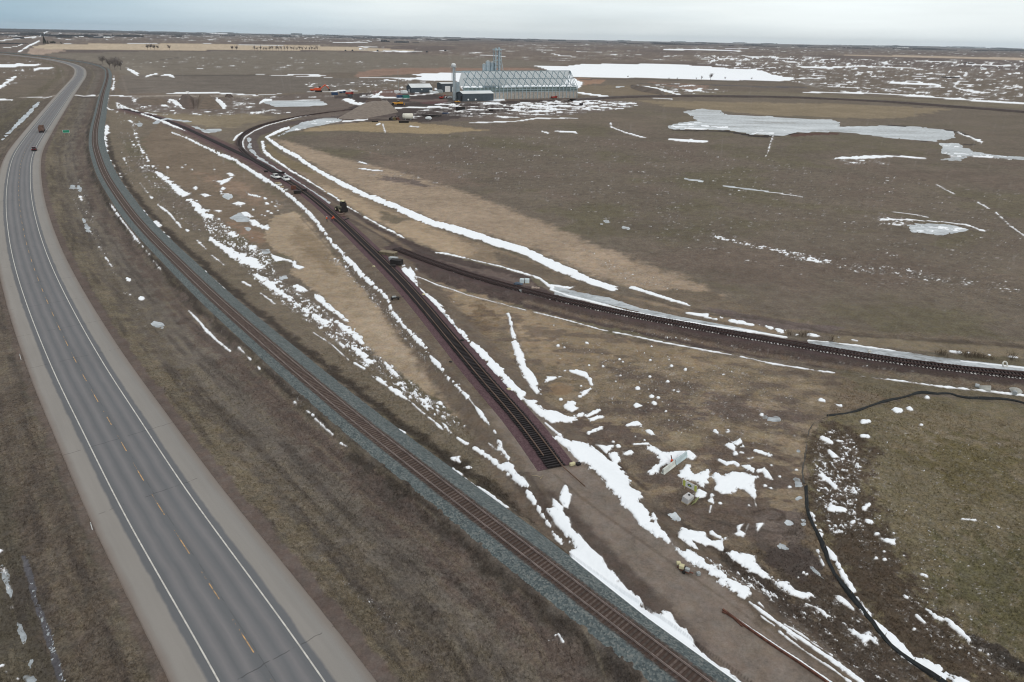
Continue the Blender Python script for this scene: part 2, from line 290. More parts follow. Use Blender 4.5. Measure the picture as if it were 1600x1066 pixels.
# ------------------------------ painted soil zones
for z in [
 # fields in the distance
 ("50,73 75,69 240,68.5 420,69.5 560,74 660,79.5 640,81 480,79 250,78.5 120,77 60,79", (172,156,132), 1, .6),
 ("48,75 110,79 60,86 40,86", (150,132,118), 1, 1),
 ("1265,84 1600,90.5 1700,92 1700,95 1560,94 1400,89.5", (168,152,134), 1, .8),
 ("75,84 250,80 520,81 720,88 900,100 830,104 620,112 400,116 210,120 170,108 130,96", (108,101,91), 4, 3),
 ("190,118 400,117 640,126 560,136 480,145 200,147 180,135", (100,93,86), 3, 2),
 ("600,107 700,106 830,106 850,112 640,116 560,121 560,113", (128,103,88), 4, 5),
 ("890,121 950,123 940,130 905,134 898,128", (138,108,86), 2, 3),
 ("1010,128 1110,133 1100,142 1070,140 1040,134", (120,98,84), 2, 3),
 ("900,134 1000,133 1050,142 1040,149 900,150", (112,100,82), 3, 2),
 ("1000,157 1100,159 1300,162 1480,170 1430,182 1360,186 1200,180 1050,168", (124,111,88), 6, 8),
 ("1080,143 1200,143 1350,150 1600,164 1600,171 1400,158 1200,150 1080,149", (108,100,84), 3, 2),
 # construction yard
 ("180,153 210,152 400,153 480,146 560,146 640,150 720,155 900,153 960,157 1005,162 960,172 880,180 800,186 740,190 690,190 640,194 540,196 470,186 440,178 330,178 250,176 200,168", (98,88,82), 4, 6),
 ("560,146 640,143 705,150 730,160 900,155 940,160 860,170 760,178 700,188 640,192 600,184 540,172 560,160 520,152", (66,58,57), 4, 7),
 ("540,187 600,186 680,190 640,193 560,192", (70,61,58), 3, 3),
 ("650,157 690,155 700,161 660,163", (86,58,60), 2, 2),
 ("580,142 625,140 630,151 590,152", (104,78,72), 3, 3),
 # tan and yellow grass
 ("500,197 560,191 620,189 700,196 760,203 700,209 620,208 540,204 470,206", (138,121,90), 5, 5),
 ("215,176 250,178 340,180 400,178 430,184 380,194 360,200 330,198 280,190", (118,107,86), 5, 6),
 ("250,192 330,237 395,275 440,312 428,335 410,370 440,395 420,398 390,380 330,335 280,290 240,260 222,220", (108,95,80), 14, 10),
 ("300,265 395,290 405,320 350,300", (122,103,86), 14, 14),
 ("360,345 400,360 420,380 395,378 370,365", (120,98,80), 10, 10),
 # sand strip between the snow belt and the new track
 ("425,338 460,330 482,345 503,372 524,398 548,428 572,456 602,490 642,530 682,575 722,625 750,656 768,676 742,672 718,652 688,627 648,601 608,572 573,542 553,521 538,500 518,486 503,466 486,450 466,434 450,425 468,415 455,402 430,394 412,372", (142,126,104), 9, 7),
 ("560,470 620,520 670,570 700,610 660,590 610,550 575,510", (150,134,113), 26, 14),
 ("470,345 500,375 530,410 520,430 480,400 455,370", (126,110,88), 18, 12),
 ("405,250 470,262 520,310 530,318 500,322 460,295 430,268", (84,72,67), 6, 5),
 # sand field right of the embankment and the cut slope
 ("428,217 450,221 490,234 530,247 570,257 610,264 665,279 720,298 790,325 860,352 930,383 1000,409 1060,430 1110,452 1130,466 1060,462 1000,452 965,442 900,420 850,395 780,372 700,350 640,330 570,300 500,262 450,235", (144,127,107), 34, 12),
 ("560,232 700,262 760,290 700,290 600,262", (108,95,84), 24, 16),
 ("590,272 650,283 670,293 600,283", (104,92,86), 10, 10),
 ("990,452 1100,455 1200,490 1300,512 1600,535 1600,550 1400,540 1200,515 1080,492 1000,465", (106,95,81), 12, 8),
 ("1100,478 1220,500 1320,512 1300,520 1200,512 1110,488", (98,87,84), 6, 4),
 ("1300,524 1440,528 1600,545 1600,560 1430,548 1300,535", (118,107,88), 6, 4),
 ("438,240 470,256 500,270 540,292 575,310 620,330 680,356 760,382 840,410 885,432 930,452 965,460 1060,480 1150,500 1230,520 1180,524 1050,494 950,468 880,450 840,430 780,414 700,398 640,374 590,347 540,320 500,294 470,272 450,258", (122,107,88), 6, 4),
 ("500,285 560,310 620,335 680,358 745,385 735,402 690,393 640,372 590,345 540,318 505,297", (146,128,104), 12, 8),
 ("595,330 640,343 620,350 595,345", (102,92,76), 10, 5),
 ("770,392 840,412 890,436 940,456 1000,470 1100,494 1180,515 1050,494 950,468 880,450 840,430 780,414", (100,89,76), 10, 6),
 ("415,222 440,243 470,256 495,272 470,270 440,256 422,240", (112,100,76), 4, 3),
 # muddy haul road beside the tracks
 ("400,255 440,262 480,284 520,308 560,334 600,358 640,376 690,398 740,410 780,418 830,434 868,462 930,474 1000,492 1100,510 1200,530 1320,548 1600,582 1600,602 1300,576 1100,545 1000,522 930,508 860,492 780,470 700,446 650,425 615,400 580,378 540,345 500,320 440,285", (72,62,59), 5, 5),
 ("660,405 740,418 810,433 860,455 800,448 720,425", (92,80,75), 8, 8),
 ("475,288 520,315 545,330 520,322 490,305", (112,104,106), 4, 4),
 ("545,345 590,362 620,372 610,380 570,368", (114,100,84), 8, 8),
 ("570,368 600,380 625,392 610,398 580,390", (80,70,66), 6, 8),
 ("590,376 600,372 618,379 605,383", (62,53,48), 3, 3),
 ("378,214 392,204 412,197 450,190 500,184 560,178 620,178 620,184 560,184 500,187 450,197 420,207 404,214 402,225 410,240 440,262 420,268 400,258 386,240 380,228", (84,74,72), 3, 3),
 # bare ground in the wedge between the tracks
 ("640,432 800,478 950,522 1200,570 1320,585 1600,619 1600,628 1440,612 1350,634 1270,662 1253,760 1300,880 1400,1000 1480,1080 1320,1080 1180,960 1000,800 900,700 850,650 780,580 690,485", (106,94,78), 6, 4),
 ("1320,585 1600,619 1600,628 1440,612 1390,624 1340,610", (100,92,74), 8, 8),
 ("690,445 780,472 880,500 950,525 930,560 880,575 850,570 820,545 790,500 740,495 700,480", (130,113,90), 18, 14),
 ("740,470 780,490 770,530 800,580 770,560 735,515", (104,88,68), 10, 14),
 ("860,500 980,530 1150,565 1100,580 1000,560 930,575 870,550", (122,107,85), 24, 20),
 ("690,480 735,525 775,570 800,600 830,640 800,610 750,550 700,500", (108,94,78), 8, 8),
 ("857,602 868,597 885,598 897,607 892,617 873,620 858,614", (122,103,80), 4, 2),
 ("1040,680 1060,672 1085,680 1100,700 1070,698 1045,690", (122,110,86), 4, 7),
 ("1175,680 1200,672 1225,675 1200,690 1180,690", (124,112,88), 4, 7),
 ("1200,697 1212,692 1222,707 1205,703", (126,114,90), 3, 4),
 ("1150,606 1200,610 1190,618 1150,612", (120,108,86), 4, 6),
 ("1110,560 1200,580 1280,600 1200,600 1120,580", (112,100,80), 12, 12),
 ("960,640 1120,615 1250,640 1260,670 1150,655 1050,655", (94,82,74), 24, 18),
 ("880,655 930,648 990,668 1000,690 930,692 880,680 855,662", (90,78,70), 14, 10),
 ("1050,700 1240,690 1255,740 1260,830 1200,860 1100,830 1020,770 1000,720", (92,80,70), 30, 14),
 ("1195,800 1240,790 1262,812 1250,850 1200,850 1175,830", (96,86,80), 14, 8),
 ("975,765 1050,800 1120,850 1180,880 1240,940 1330,1010 1400,1075 1300,1066 1200,960 1150,905 1100,870 1040,840 985,800", (68,60,54), 14, 8),
 ("1190,870 1300,900 1350,960 1440,1040 1470,1080 1400,1080 1300,1000 1230,920", (76,67,58), 22, 14),
 ("1190,850 1260,850 1290,900 1240,905 1190,880", (74,66,62), 14, 10),
 # grassland inside the silt fence
 ("1440,618 1540,628 1620,634 1700,700 1700,1100 1480,1080 1400,1008 1330,930 1290,860 1262,780 1262,690 1290,655 1360,638", (102,94,73), 5, 5),
 ("1400,640 1620,650 1620,760 1480,760 1400,700", (110,100,80), 50, 40),
 ("1450,680 1600,700 1600,780 1480,770 1430,720", (96,88,62), 40, 40),
 ("1480,860 1620,850 1620,1000 1540,980 1480,930", (88,84,60), 40, 40),
 ("1264,690 1290,662 1330,672 1365,700 1350,760 1390,840 1420,900 1470,960 1540,1020 1600,1080 1490,1066 1390,1000 1330,925 1295,865 1270,800", (76,66,55), 22, 22),
 ("1500,985 1560,1010 1620,1050 1620,1075 1560,1035 1510,1000", (64,58,52), 8, 8),
]:
    paint(z[0], z[1], z[2], z[3], 0.55 if z[1][0] > 115 else 0.85)
# dark damp patches and pale scuffs spread over the bare wedge
k = poly_sdf(wp("690,450 950,520 1320,590 1290,650 1258,700 1262,800 1200,860 1000,780 850,640 760,540"), 1)
kk = k[0][k[1] > 0]; nn = fbm(X[kk]*0.5, Y[kk], 2.6, 4, 47)
wgt = (0.7*sstep(nn, 0.2, 0.6))[:, None]; tint[kk] = tint[kk]*(1-wgt)+lin(126, 112, 90)*wgt
wgt = (0.65*sstep(-nn, 0.2, 0.6))[:, None]; tint[kk] = tint[kk]*(1-wgt)+lin(84, 74, 68)*wgt
# gravel formation that carries the unfinished track towards the camera
band(dl, -7.5, 8.5, (96, 85, 74), 2.0, 0.8, 0.5, 0.95, m=1-sstep(R, 260, 320))
band(dl, -3.9, 3.9, (112, 102, 94), 1.6, 0.5, 0.35, 0.95, m=(R < 95).astype(float))
band(dl, 3.2, 6.6, (76, 67, 62), 1.6, 0.5, 0.4, 0.9, m=(R < 78).astype(float)); band(dl, -5.4, -4.4, (86, 76, 64), 0.8, 0.4, 0.4, 0.7, m=(R < 78).astype(float))
band(dl, -6, 6, (86, 66, 66), 2.0, 0.8, 0.5, 0.85, m=sstep(R, 230, 300))
band(dc, -2.6, 2.6, (74, 60, 60), 1.2, 0.6, 0.5, 0.9)
band(dp, -6, 6, (70, 62, 58), 2, 1, 0.5, 0.9); band(dp, 9, 15, (118, 112, 106), 3, 2, 0.5, 0.7)
band(dr, -3.0, 3.0, (70, 58, 58), 1.2, 0.5, 0.5, 0.9, m=(dr < 900).astype(float))
# wheel ruts on the haul road and the field tracks
def rut(s, wd, col, a=0.8, amp=0.3, f=None):
    L = thin(spl(wp(s), 1.0)); d = lateral(X, Y, L, wd*4+4); q = pxm_at(L)
    wgt = (1-sstep(abs(d)+n2*amp*wd, wd*0.5-wd*0.4, wd*0.5+wd*0.6))*a; k = np.nonzero(wgt > 0.01)[0]
    tint[k] = tint[k]*(1-wgt[k][:, None])+lin(*col)*wgt[k][:, None]
for s, wd, col, a in [
 ("400,150.5 265,150 205,151 172,149.5 155,149.5 117,149 87,150 42,152.5", 9, (150,142,134), .9),
 ("560,164 640,160 700,158 760,163 900,160", 6, (112,104,100), .6),
 ("0,64 27,60.5 57,57.5", 26, (150,146,140), .7),
 ("1000,462 1100,490 1200,500 1300,520 1450,532 1600,543", 1.0, (74,66,60), .7),
 ("1000,459 1100,486 1200,497 1300,516 1450,529 1600,540", 1.0, (74,66,60), .5),
 ("800,458 900,488 1000,507 1200,548 1400,575 1600,600", 1.2, (72,62,57), .6),
 ("820,470 900,492 1000,513 1200,556 1400,584 1600,608", 1.0, (112,98,82), .6),
 ("440,275 500,312 560,350 600,372 660,396 750,420", 1.2, (66,56,54), .6),
 ("455,272 520,312 580,352 640,380 720,404", 1.2, (66,56,54), .6),
 ("560,345 620,378 640,392", 1.6, (124,108,88), .5),
 ("1060,795 1120,815 1180,828 1240,832 1258,812", .45, (70,62,56), .7),
 ("1180,800 1210,796 1225,803 1218,812 1200,812", .35, (66,56,50), .8),
 ("865,740 905,775 980,830 1050,880 1130,935 1220,1005", .35, (90,80,70), .6),
 ("700,268 640,255 560,246 500,240", 3, (96,84,74), .4),
 ("1140,700 1200,712 1250,730", .4, (76,66,60), .6), ("1130,695 1180,702 1240,718", .3, (120,106,86), .5),
 ("930,696 950,712 975,735", .9, (78,68,60), .8), ("950,716 985,745 1010,765", .6, (70,60,54), .8),
 ("600,470 640,512 700,570 760,640 830,735 870,800", .5, (104,94,82), .5),
 ("470,340 520,395 580,462 650,540 720,610 790,700 840,775", .6, (92,84,74), .6),
 ("175,120 177,148", 2, (84,76,72), .5), ("190,118 200,150", 1.5, (120,108,98), .4),
 ("1440,100 1500,104 1600,108", 14, (84,76,74), .5),
]: rut(s, wd, col, a)
# ------------------------------ snow and ice fields (signed: > 0 is covered)
snow = np.full(len(X), -1.0); ice = np.full(len(X), -1.0)
def put(F_, k, v):
    F_[k] = np.maximum(F_[k], v)
def spoly(s, amp=1.6, F_=None, sc=5.0, streak=0.0):
    P = wp(s); q = pxm_at(P); k, d = poly_sdf(P, 6*q)
    if not len(k): return
    fr = 0.25+1.1*sstep(fbm(X[k], Y[k], sc*5*q, 2, 56), -.1, .5)
    n = fbm(X[k], Y[k], sc*1.6*q, 4, 51, 0.58)*fr+0.7*nst[k]*(q < .3)*fr+0.4*fbm(X[k], Y[k], sc*4*q, 3, 58)
    hole = np.maximum(0, (fbm(XR[k], YR[k]*.3, 3.2*q, 4, 59, .7) if q < .3 else fbm(X[k]*.5, Y[k], 3.2*q, 4, 59, .7))-0.42)*7*min(amp, 1.6)*(1-np.clip(d/(14*q), 0, 1))
    put(snow if F_ is None else F_, k, np.clip((d+(1.9*amp*n-0.1-hole)*q)/(2.6*q), -1, 1))
def sline(s, amp=0.9, F_=None, sc=5.0, br=0.0):
    """stroke: x,y,width in photo pixels"""
    P = np.array(PT(s)); t = np.gradient(P[:, :2], axis=0); t /= np.linalg.norm(t, axis=1)[:, None]+1e-9
    n = np.stack([-t[:, 1], t[:, 0]], -1)*P[:, 2:3]/2; t0 = t[0]*P[0, 2]*0.4; t1 = t[-1]*P[-1, 2]*0.4
    A = P[:, :2]+n; B = P[:, :2]-n
    Q = np.vstack([P[0, :2]-t0, A, P[-1, :2]+t1, B[::-1]])
    W = at(Q[:, 0], Q[:, 1]); q = pxm_at(W); k, d = poly_sdf(W, 5*q)
    if not len(k): return
    fr = 0.3+1.0*sstep(fbm(X[k], Y[k], sc*4*q, 2, 56), -.2, .5)
    nn = fbm(X[k], Y[k], sc*1.6*q, 4, 53, 0.58)*fr
    lo = fbm(X[k], Y[k], 16*q, 3, 54); wm = P[:, 2].mean()
    v = d+(1.35*amp*nn+0.25+lo*min(amp, 1.5)*wm*0.20-np.maximum(0, -lo-0.45)*amp*wm*.8)*q
    if br: v = v-br*q*np.maximum(0, fbm(X[k], Y[k], 9*q, 3, 57))
    cap = float(np.interp(P[:, 2].mean(), [1.2, 2.4, 4.0], [.45, .62, 1.0])) if F_ is None else 1.0
    put(snow if F_ is None else F_, k, np.clip(v/(1.8*q), -1, cap))
def szone(s, dens, sc=3.0, stretch=None, F_=None, gain=1.7, soft=6, thin_=1.0):
    """scattered remnants; dens is roughly the covered fraction"""
    P = wp(s); q = pxm_at(P); k, d = poly_sdf(P, 2)
    k = k[d > 0]; d = d[d > 0]
    if not len(k): return
    s_ = sc*q*1.5
    if stretch == 'x' and q > 1.0: nn = fbm(X[k]*0.16, Y[k], s_*1.1, 5, 63, 0.6)
    elif stretch == 'track': nn = fbm(XR[k], YR[k]*0.45, s_, 5, 61, 0.72)
    elif stretch == 'x': nn = fbm(X[k]*0.4, Y[k], s_, 5, 63, 0.62)
    else: nn = fbm(X[k], Y[k], s_, 5, 65, 0.68)
    lo = fbm(X[k], Y[k], s_*5, 3, 67)*0.22
    thr = np.interp(dens, [0.0, 0.02, 0.08, 0.2, 0.35, 0.5, 0.7], [1.15, 0.95, 0.68, 0.45, 0.25, 0.06, -0.25])
    put(snow if F_ is None else F_, k, np.clip((nn+lo-thr)*gain-(1-np.clip(d/(soft*q), 0, 1))*1.2, -1, thin_))
def blobs(s, F_=None):
    for a in PT(s): sline('%g,%g,%g %g,%g,%g' % (a[0]-a[2]*.3, a[1], a[2], a[0]+a[2]*.5, a[1]+a[2]*.15, a[2]*.8), 1.0, F_)
# long white drift right of the haul road
sline("452,199,4.5 440,203,4.5 430,208,4.5 416,214.5,5.4 430,225,5.4 445,235.5,5.4 467,246,5.4 475,253.5,5.4 490,262.5,5.4 497,267,4.5 508,273,6.3 535,288,6.75 565,303,7.2 578,307.5,7.65 612,321,9 650,338.5,9.9 675,348.5,9.45 725,362,10.8 775,378.5,10.8 800,385,10.8 825,393.5,11.7 862,413,13.5 900,428.5,13.5 920,438.5,9.9 940,445,8.1 955,450,9 965,452,8.1", 1.1, sc=7)
sline("410,222,5.44 413,237,5.44 424,246,4.76 442,258,3.4 454,267,2.72 467,274,2.72 481,282,2.72 500,294,2.04 520,306,2.04 544,324,2.04 558,332,2.04 572,340.5,2.72 585,347,2.72 599,356,2.04 613,362,2.72 632,372.5,1.36", 1.4, br=1.5)
sline("680,395,2.1 690,396,3.5 700,397,2.8 745,408,1.4 780,416,2.1 810,425,2.8 835,432,2.8 845,436,2.8 855,445,4.2 865,450,5.6", 1.0)
sline("860,452,4 885,462,3 925,472,2.5 980,486,2 1050,500,3 1100,508,3 1175,519,3 1230,528,2", .6)
sline("860,446,3 890,450,4 900,447,2", 1)
spoly("866,447 900,455 950,465 1000,481 1050,492 1100,502 1150,511 1210,523 1150,518 1100,507 1050,499 1000,488 950,476 900,468 866,460", .7, ice)
spoly("1262,532 1300,534 1330,540 1400,548 1450,556 1500,562 1600,573 1700,583 1700,592 1600,580 1500,571 1420,561 1350,552 1300,545 1262,538", .6, ice)
sline("1262,533,2 1295,535,2", .6); sline("1310,537,2 1345,541,3 1400,549,2", .8); sline("1500,565,2 1600,576,3 1700,588,3", .6)
spoly("1209,513 1215,512 1220,514 1228,515 1227,521 1215,520", 1.6); sline("1200,511,3 1207,513,4"); sline("1243,523,3 1248,523,2"); sline("1261,523,3 1270,524,4 1281,526,2"); sline("1331,531,2 1340,533,2"); sline("1485,549,3 1500,551,3"); sline("1577,557,3 1590,559,2"); blobs("1535,553,3 1513,551,2 1545,555,2 1310,527,2")
sline("984,448,5 1003,454,5 1030,463,3.5 1050,469,4 1078,477,3", 1.1); sline("1072,489,3 1090,492,4 1107,493,5"); sline("1100,495,3 1120,499,3"); sline("1125,496,2 1129,497,2"); sline("1141,501,5 1155,504,6 1178,508,3"); sline("1196,510,4 1205,514,3"); blobs("1187,508,3")
# thin line south of the curved track
sline("648,432,1.4 673,441,1.8 704,451.5,1.5 730,461,1.3 780,474,1 822,485,1.3", .6); sline("832,487,1.6 892,502,1.5 942,516,1.7 982,523.5,2 1025,533,2.1 1100,547,1.9 1150,556,1.9 1200,567,2.2 1262,577,2.3 1305,583,2", 1.0)
sline("1345,588,1.4 1400,594.5,2.4 1475,604.5,2.8 1550,612,3.2 1600,618,3.3 1700,630,4", .8)
szone("980,510 1300,562 1600,600 1600,604 1300,572 980,520", .05)
# beside the old railway
sline("707,734,4 714,738,5 722,743,4", 1.2); sline("725,747,3 740,760,6 755,769,8 773,782,8 785,790,5 794,793,3 809,799,3", 1.5); sline("610,664,2 633,677,3")
szone("470,582 520,620 600,672 650,702 690,735 720,760 800,815 870,850 880,870 820,830 750,785 690,745 640,712 580,672 520,632 470,598", .16, 2.2, 'track')
sline("317,423,3 323,426,4"); sline("332,437,4 350,452,3.5"); blobs("223,331,7 228,336,6 242,347,7 248,352,6 210,315,4 205,305,4 196,293,4 255,363,3 262,370,3 185,279,3")
sline("172,318,2 186,338,3 200,356,2 215,376,2 234,398,2", 1.0); sline("240,408,2.5 251,421,3.5"); sline("295,486,1.2 312,503,3.5 322,516,4 340,533,3.4 360,549,3", .8); sline("372,542,2 392,562,3"); sline("403,573,2 406,577,2")
sline("460,628,4 468,633,3"); sline("480,642,2.5 490,649,3.5"); sline("492,654,2.5 520,679,3"); sline("532,692,3 542,698,2")
szone("300,440 400,545 500,655 560,712 552,716 480,648 400,560 300,455", .08, 2.5, 'track')
sline("867,993,3 872,990,3 880,1003,3"); sline("857,1001,3 864,1000,2")
# big drift at the lower middle
spoly("854,796 868,793 880,798 890,810 893,825 908,838 925,858 943,872 952,890 972,912 985,925 1003,937 1005,945 1018,955 1030,960 1035,953 1048,957 1060,975 1080,992 1087,1005 1100,1020 1125,1037 1145,1050 1180,1080 1140,1078 1100,1044 1070,1019 1040,992 1010,972 985,953 965,944 945,927 925,907 905,890 893,872 886,860 898,858 890,842 875,827 862,812", 1.3)
spoly("882,756 888,760 890,770 895,772 893,782 888,795 880,792 874,780 875,768", .9); spoly("863,779 870,784 880,792 880,799 868,797 864,790", .9)
sline("823,767,2 829,775,5 835,785,8 842,795,7 848,805,6 858,820,5 868,838,4 878,850,4", 1.8)
spoly("763,692 768,695 776,702 778,695 776,685 784,690 786,700 795,712 800,722 808,736 815,745 822,752 826,758 815,761 806,755 800,748 790,738 781,728 785,724 791,722 788,712 780,706 772,703", 1.5)
sline("680,661,2 687,667,4 692,672,2"); spoly("690,660 697,663 702,670 708,677 700,679 696,672", 1.2)
sline("714,684,3 731,695,4.5", 1.2); sline("734,697,3 744,701,5 749,705,5 755,709,6 767,717,6 776,724,7 785,733,6 795,742,5", 1.5)
spoly("704,716 712,714 719,713 717,722 711,719", 1.2); spoly("727,731 733,728 738,731 735,733", 1)
# broken snow belt between railway and sand
spoly("238,265 247,267 264,279 277,288 285,297 298,301 294,306 285,309 276,303 264,292 252,280 241,270", 1.5)
spoly("288,312 301,310 315,322 324,331 339,343 330,343 318,339 306,330 297,319", 2.0)
szone("215,262 225,256 248,258 252,266 240,271 218,269", .35, 3)
szone("317,340 345,341 365,360 400,383 422,398 428,415 442,440 472,460 502,478 532,503 552,523 582,543 602,560 642,588 662,610 702,640 722,655 735,668 715,674 690,662 650,632 620,607 590,587 560,567 540,552 520,532 490,512 460,492 430,467 400,442 378,420 350,392 330,372 316,352", .33, 3.2, 'track')
sline("328,372,5 345,385,8 360,395,9 380,405,13 395,411,13 408,418,8", 3.0, sc=4); sline("400,430,6 415,440,8 430,452,8 445,462,5 455,470,4", 3.0, sc=4); sline("462,474,4 480,487,5 500,500,6 512,508,5", 3, sc=4)
sline("525,504,5 545,517,8 560,528,8 566,535,7", 3.0, sc=4); sline("550,542,5 565,553,9 580,566,9", 3, sc=4)
spoly("455,447 465,444 475,450 483,455 475,459 462,455", 1.4); spoly("490,462 498,457 508,468 520,480 535,490 545,500 550,505 540,502 525,492 510,482 500,474", 1.7)
spoly("421,395 432,401 450,406 465,409 463,414 477,418 468,422 457,418 455,411 440,408 428,410", 1.0); spoly("388,385 402,384 404,398 395,396", 1.5)
spoly("598,563 606,568 614,577 626,591 618,587 606,576", 1.6); spoly("652,620 664,625 672,634 673,637 662,633", 1.8); spoly("682,625 690,628 694,636 686,632", 1.8)
spoly("586,588 594,590 600,598 594,598", 1.4); sline("610,607,5 622,615,7 632,622,4", 2)
for s in ("380,441,2 392,447,3", "407,458,2 430,475,2.4", "490,520,1.4 518,538,1.6 545,563,1.6", "553,567,3 570,577,3", "580,587,2 600,600,4 615,612,3", "606,605,2 625,618,4 640,626,2.5 660,645,3 690,668,2", "246,320,3 259,329,3.4 264,333,2.5 283,355,3", "290,358,3 294,361,3", "308,376,2.4 322,389,2.6", "331,399,1.4 350,414,1.2", "219,286,1.8 230,301,1.8", "234,306,1.8 238,310,1.8", "330,374,4 340,382,5 352,387,4", "340,240,5 367,250,5 390,265,5 418,283,6"): sline(s, .9)
spoly("353,271 361,269 368,275 360,276", .9); spoly("333,282 345,282 355,279 364,277 357,284 345,289 342,285", .8); spoly("312,303 320,302 331,306 321,308", .9); spoly("301,294 306,290 309,294 306,297", .8)
spoly("346,302 362,304 365,310 357,313 348,308", 1, ice); sline("345,303,2 358,303,2"); blobs("348,294,5 345,299,3 262,262,3 285,262,2 290,258,2 335,265,2 300,265,3")
spoly("361,319 372,315 386,318 378,321 375,324 369,320", .9); spoly("385,300 392,304 405,304 407,309 395,307 388,306", .9); spoly("331,329 342,328 350,330 342,332", .7)
spoly("375,332 386,331 397,338 392,342 380,337", .9); spoly("358,340 375,332 392,342 390,347 368,347", .9, ice); spoly("389,343 402,343 408,351 419,353 419,360 408,356 398,355 391,350", 1.1); spoly("354,364 367,362 374,369 366,372 358,369", 1.2); spoly("390,383 402,384 404,392 396,396", 1)
spoly("380,355 396,357 388,362", 1, ice); spoly("390,371 400,372 398,377", 1, ice); spoly("436,432 448,430 452,436 440,438", 1, ice); spoly("408,391 420,390 424,396 412,398", 1, ice)
blobs("414,310,3 417,318,4 425,316,2 431,313,3 430,322,3 437,319,2 418,330,3 409,336,2 414,337,2 434,328,3 424,333,3 433,317,4 395,327,3")
szone("200,180 215,180 232,262 245,300 225,290 212,262 205,230", .09, 3); szone("180,150 205,180 215,260 235,330 205,300 185,260", .03, 3)
szone("235,268 330,345 300,345 235,300", .05, 2.5); szone("240,290 330,370 350,400 300,360 250,325", .06, 2)
sline("168,154,5 165,160,4 164.5,166,3 168,169,2 178,172,1.5 183,174.5,3 188,176,1.5", .8); sline("167,197,6 166,205,6 164,214,6", 1); sline("164,217,6 163,222,7 163.5,230,9 165,235,6", 1)
sline("202,188,4 207,192,4 209,196,5"); sline("212,194,6 218,193,9 222,194,6", .8, ice); sline("213,207,4 213,212,6 214,216,7", 1.2); sline("215,221,5 217,223,6"); sline("217,228,5 220,231,5 222,236,4", 1); blobs("209,226,4 171,251,4 179,259,3 206,221,2 223,239,3"); sline("193,247,2 199,258,2"); sline("228,243,5 232,252,3"); sline("187,271,2 190,280,2")
szone("155,185 163,190 160,240 150,245 145,200", .12, 2)
# along the new lead track
sline("268,207,1.36 295,217,2.55 315,227.5,3.4 350,244,3.82 367,250.5,3.82 390,265.5,4.67 413,279,4.25 440,296,4.25 456,309,5.52 470,321,5.1 485,335,5.52 498,351,5.1 513,372,5.95 522,383,5.95 530,391,5.95 539,402,7.65 552,414,6.8 567,431,7.65 581,444,6.38 594,455,5.1 605,467,3.82 611,483,4.25 618,494,5.1 630,509,3.4 642,521,5.1 651,530,5.95 664,544,3.82 672,556,4.67 684,569,5.95 696,584,5.95 706,596,5.52 720,610,4.25 733,623,2.89", 1.9, sc=4)
sline("733,623,3 741,634,2 750,644.5,6 757,655,6 765,664,2", .8); sline("772,673,2 775,677,1.2"); szone("500,400 540,405 600,470 640,525 700,595 690,595 630,535 560,450 510,405", .14, 2, 'track')
sline("188,163,3 192,170,2"); sline("182,160,1.5 186,171,1.5"); sline("220,178,2 240,184.5,3 260,192,4 280,200,3.6 302,206,3 320,215,3.4 342,223,1.6", .8); sline("183,160,2 200,170,3 215,174,2", 1.5)
sline("365,220,2.4 370,213,3.2 377,208,2.72 385,205,1.6", .7); sline("380,228,1.6 379,222,2.08 383,214,1.76 397,204,1.6 415,196.5,1.6 437,190.5,1.6 467,183,1.28 490,178.5,0.96", .5); sline("380,228,2 385,240,1.6")
sline("389,217,6 390,231,5 403,246,4 419,256,4", .9, ice); sline("420,258,4 450,275,3 480,295,4 515,318,4", 1, ice, br=1)
spoly("452,202 467,192 482,189 505,184 532,185.5 535,189 505,195 475,201 450,207 440,212 430,215", 1.6, ice, streak=.6); szone("452,200 480,188 532,185 535,190 500,196 460,206", .4, 4, 'x'); sline("535,190,2 565,188,2.6 575,187,2")
# long snow ribbon right of the lead track
spoly("626,424 631,414 637,422 641,416 646,423 650,416 652,415 648,424 649,432 655,449 673,463 693,479 681,479 663,465 650,451 632,434", 1.3)
sline("680,474,6 690,484,4 700,495,5 714,515,6 727,527,7 739,538,8 750,550,11 761,563,14 772,576,15 784,588,13 795,599,13 806,609,11 817,617,10", 1.8)
spoly("685,480 697,492 712,508 708,511 696,498", 1, ice)
spoly("812,620 824,624 839,628 840,632 853,641 870,642 883,649 898,650 915,643 912,649 898,658 884,662 863,661 852,657 839,647 825,633", 1.4); spoly("879,634 887,627 897,628 903,641 894,645 885,642", 1.2)
for s in ("914,651,5 928,645,5 938,641,3", "922,657,5 935,652,5 945,652,3", "918,677,4 930,672,4 943,667,2", "926,675,2 941,670,2"): sline(s, 2, sc=3)
sline("821,651,2 832,662,2.4 841,669,4 855,682,4.4", .8); sline("863,693,3 874,704,4"); sline("852,661,3 866,673,2 878,684,5", 1)
spoly("862,678 875,684 893,690 919,693 930,702 949,717 957,722 960,717 985,752 987,764 1005,770 1000,785 1012,797 1022,815 1031,820 1048,846 1045,851 1030,842 1010,828 1000,818 988,804 975,790 965,778 950,762 938,745 925,733 907,722 895,712 875,692", 2.2)
spoly("931,695 947,697 963,694 948,710", 1); spoly("950,708 965,706 972,715 965,725 955,722", 1.2); spoly("973,705 987,703 992,708 985,712 975,710", 1.2); sline("990,694.5,2.5 1013,693.5,3"); blobs("966,697,5 958,690,3 993,682,2 1007,688,3")
sline("980,665,2 988,663,6 995,663,8 1008,670,6 1019,678,4", 1.4); sline("882,579.5,2 900,581,6 915,586,7 922,594,7 925,601,4", 1.2); spoly("903,621 912,610 923,607 918,615 908,622", .9); spoly("849,598 855,589 878,588 865,594", 1); blobs("908,603,3 876,624,4")
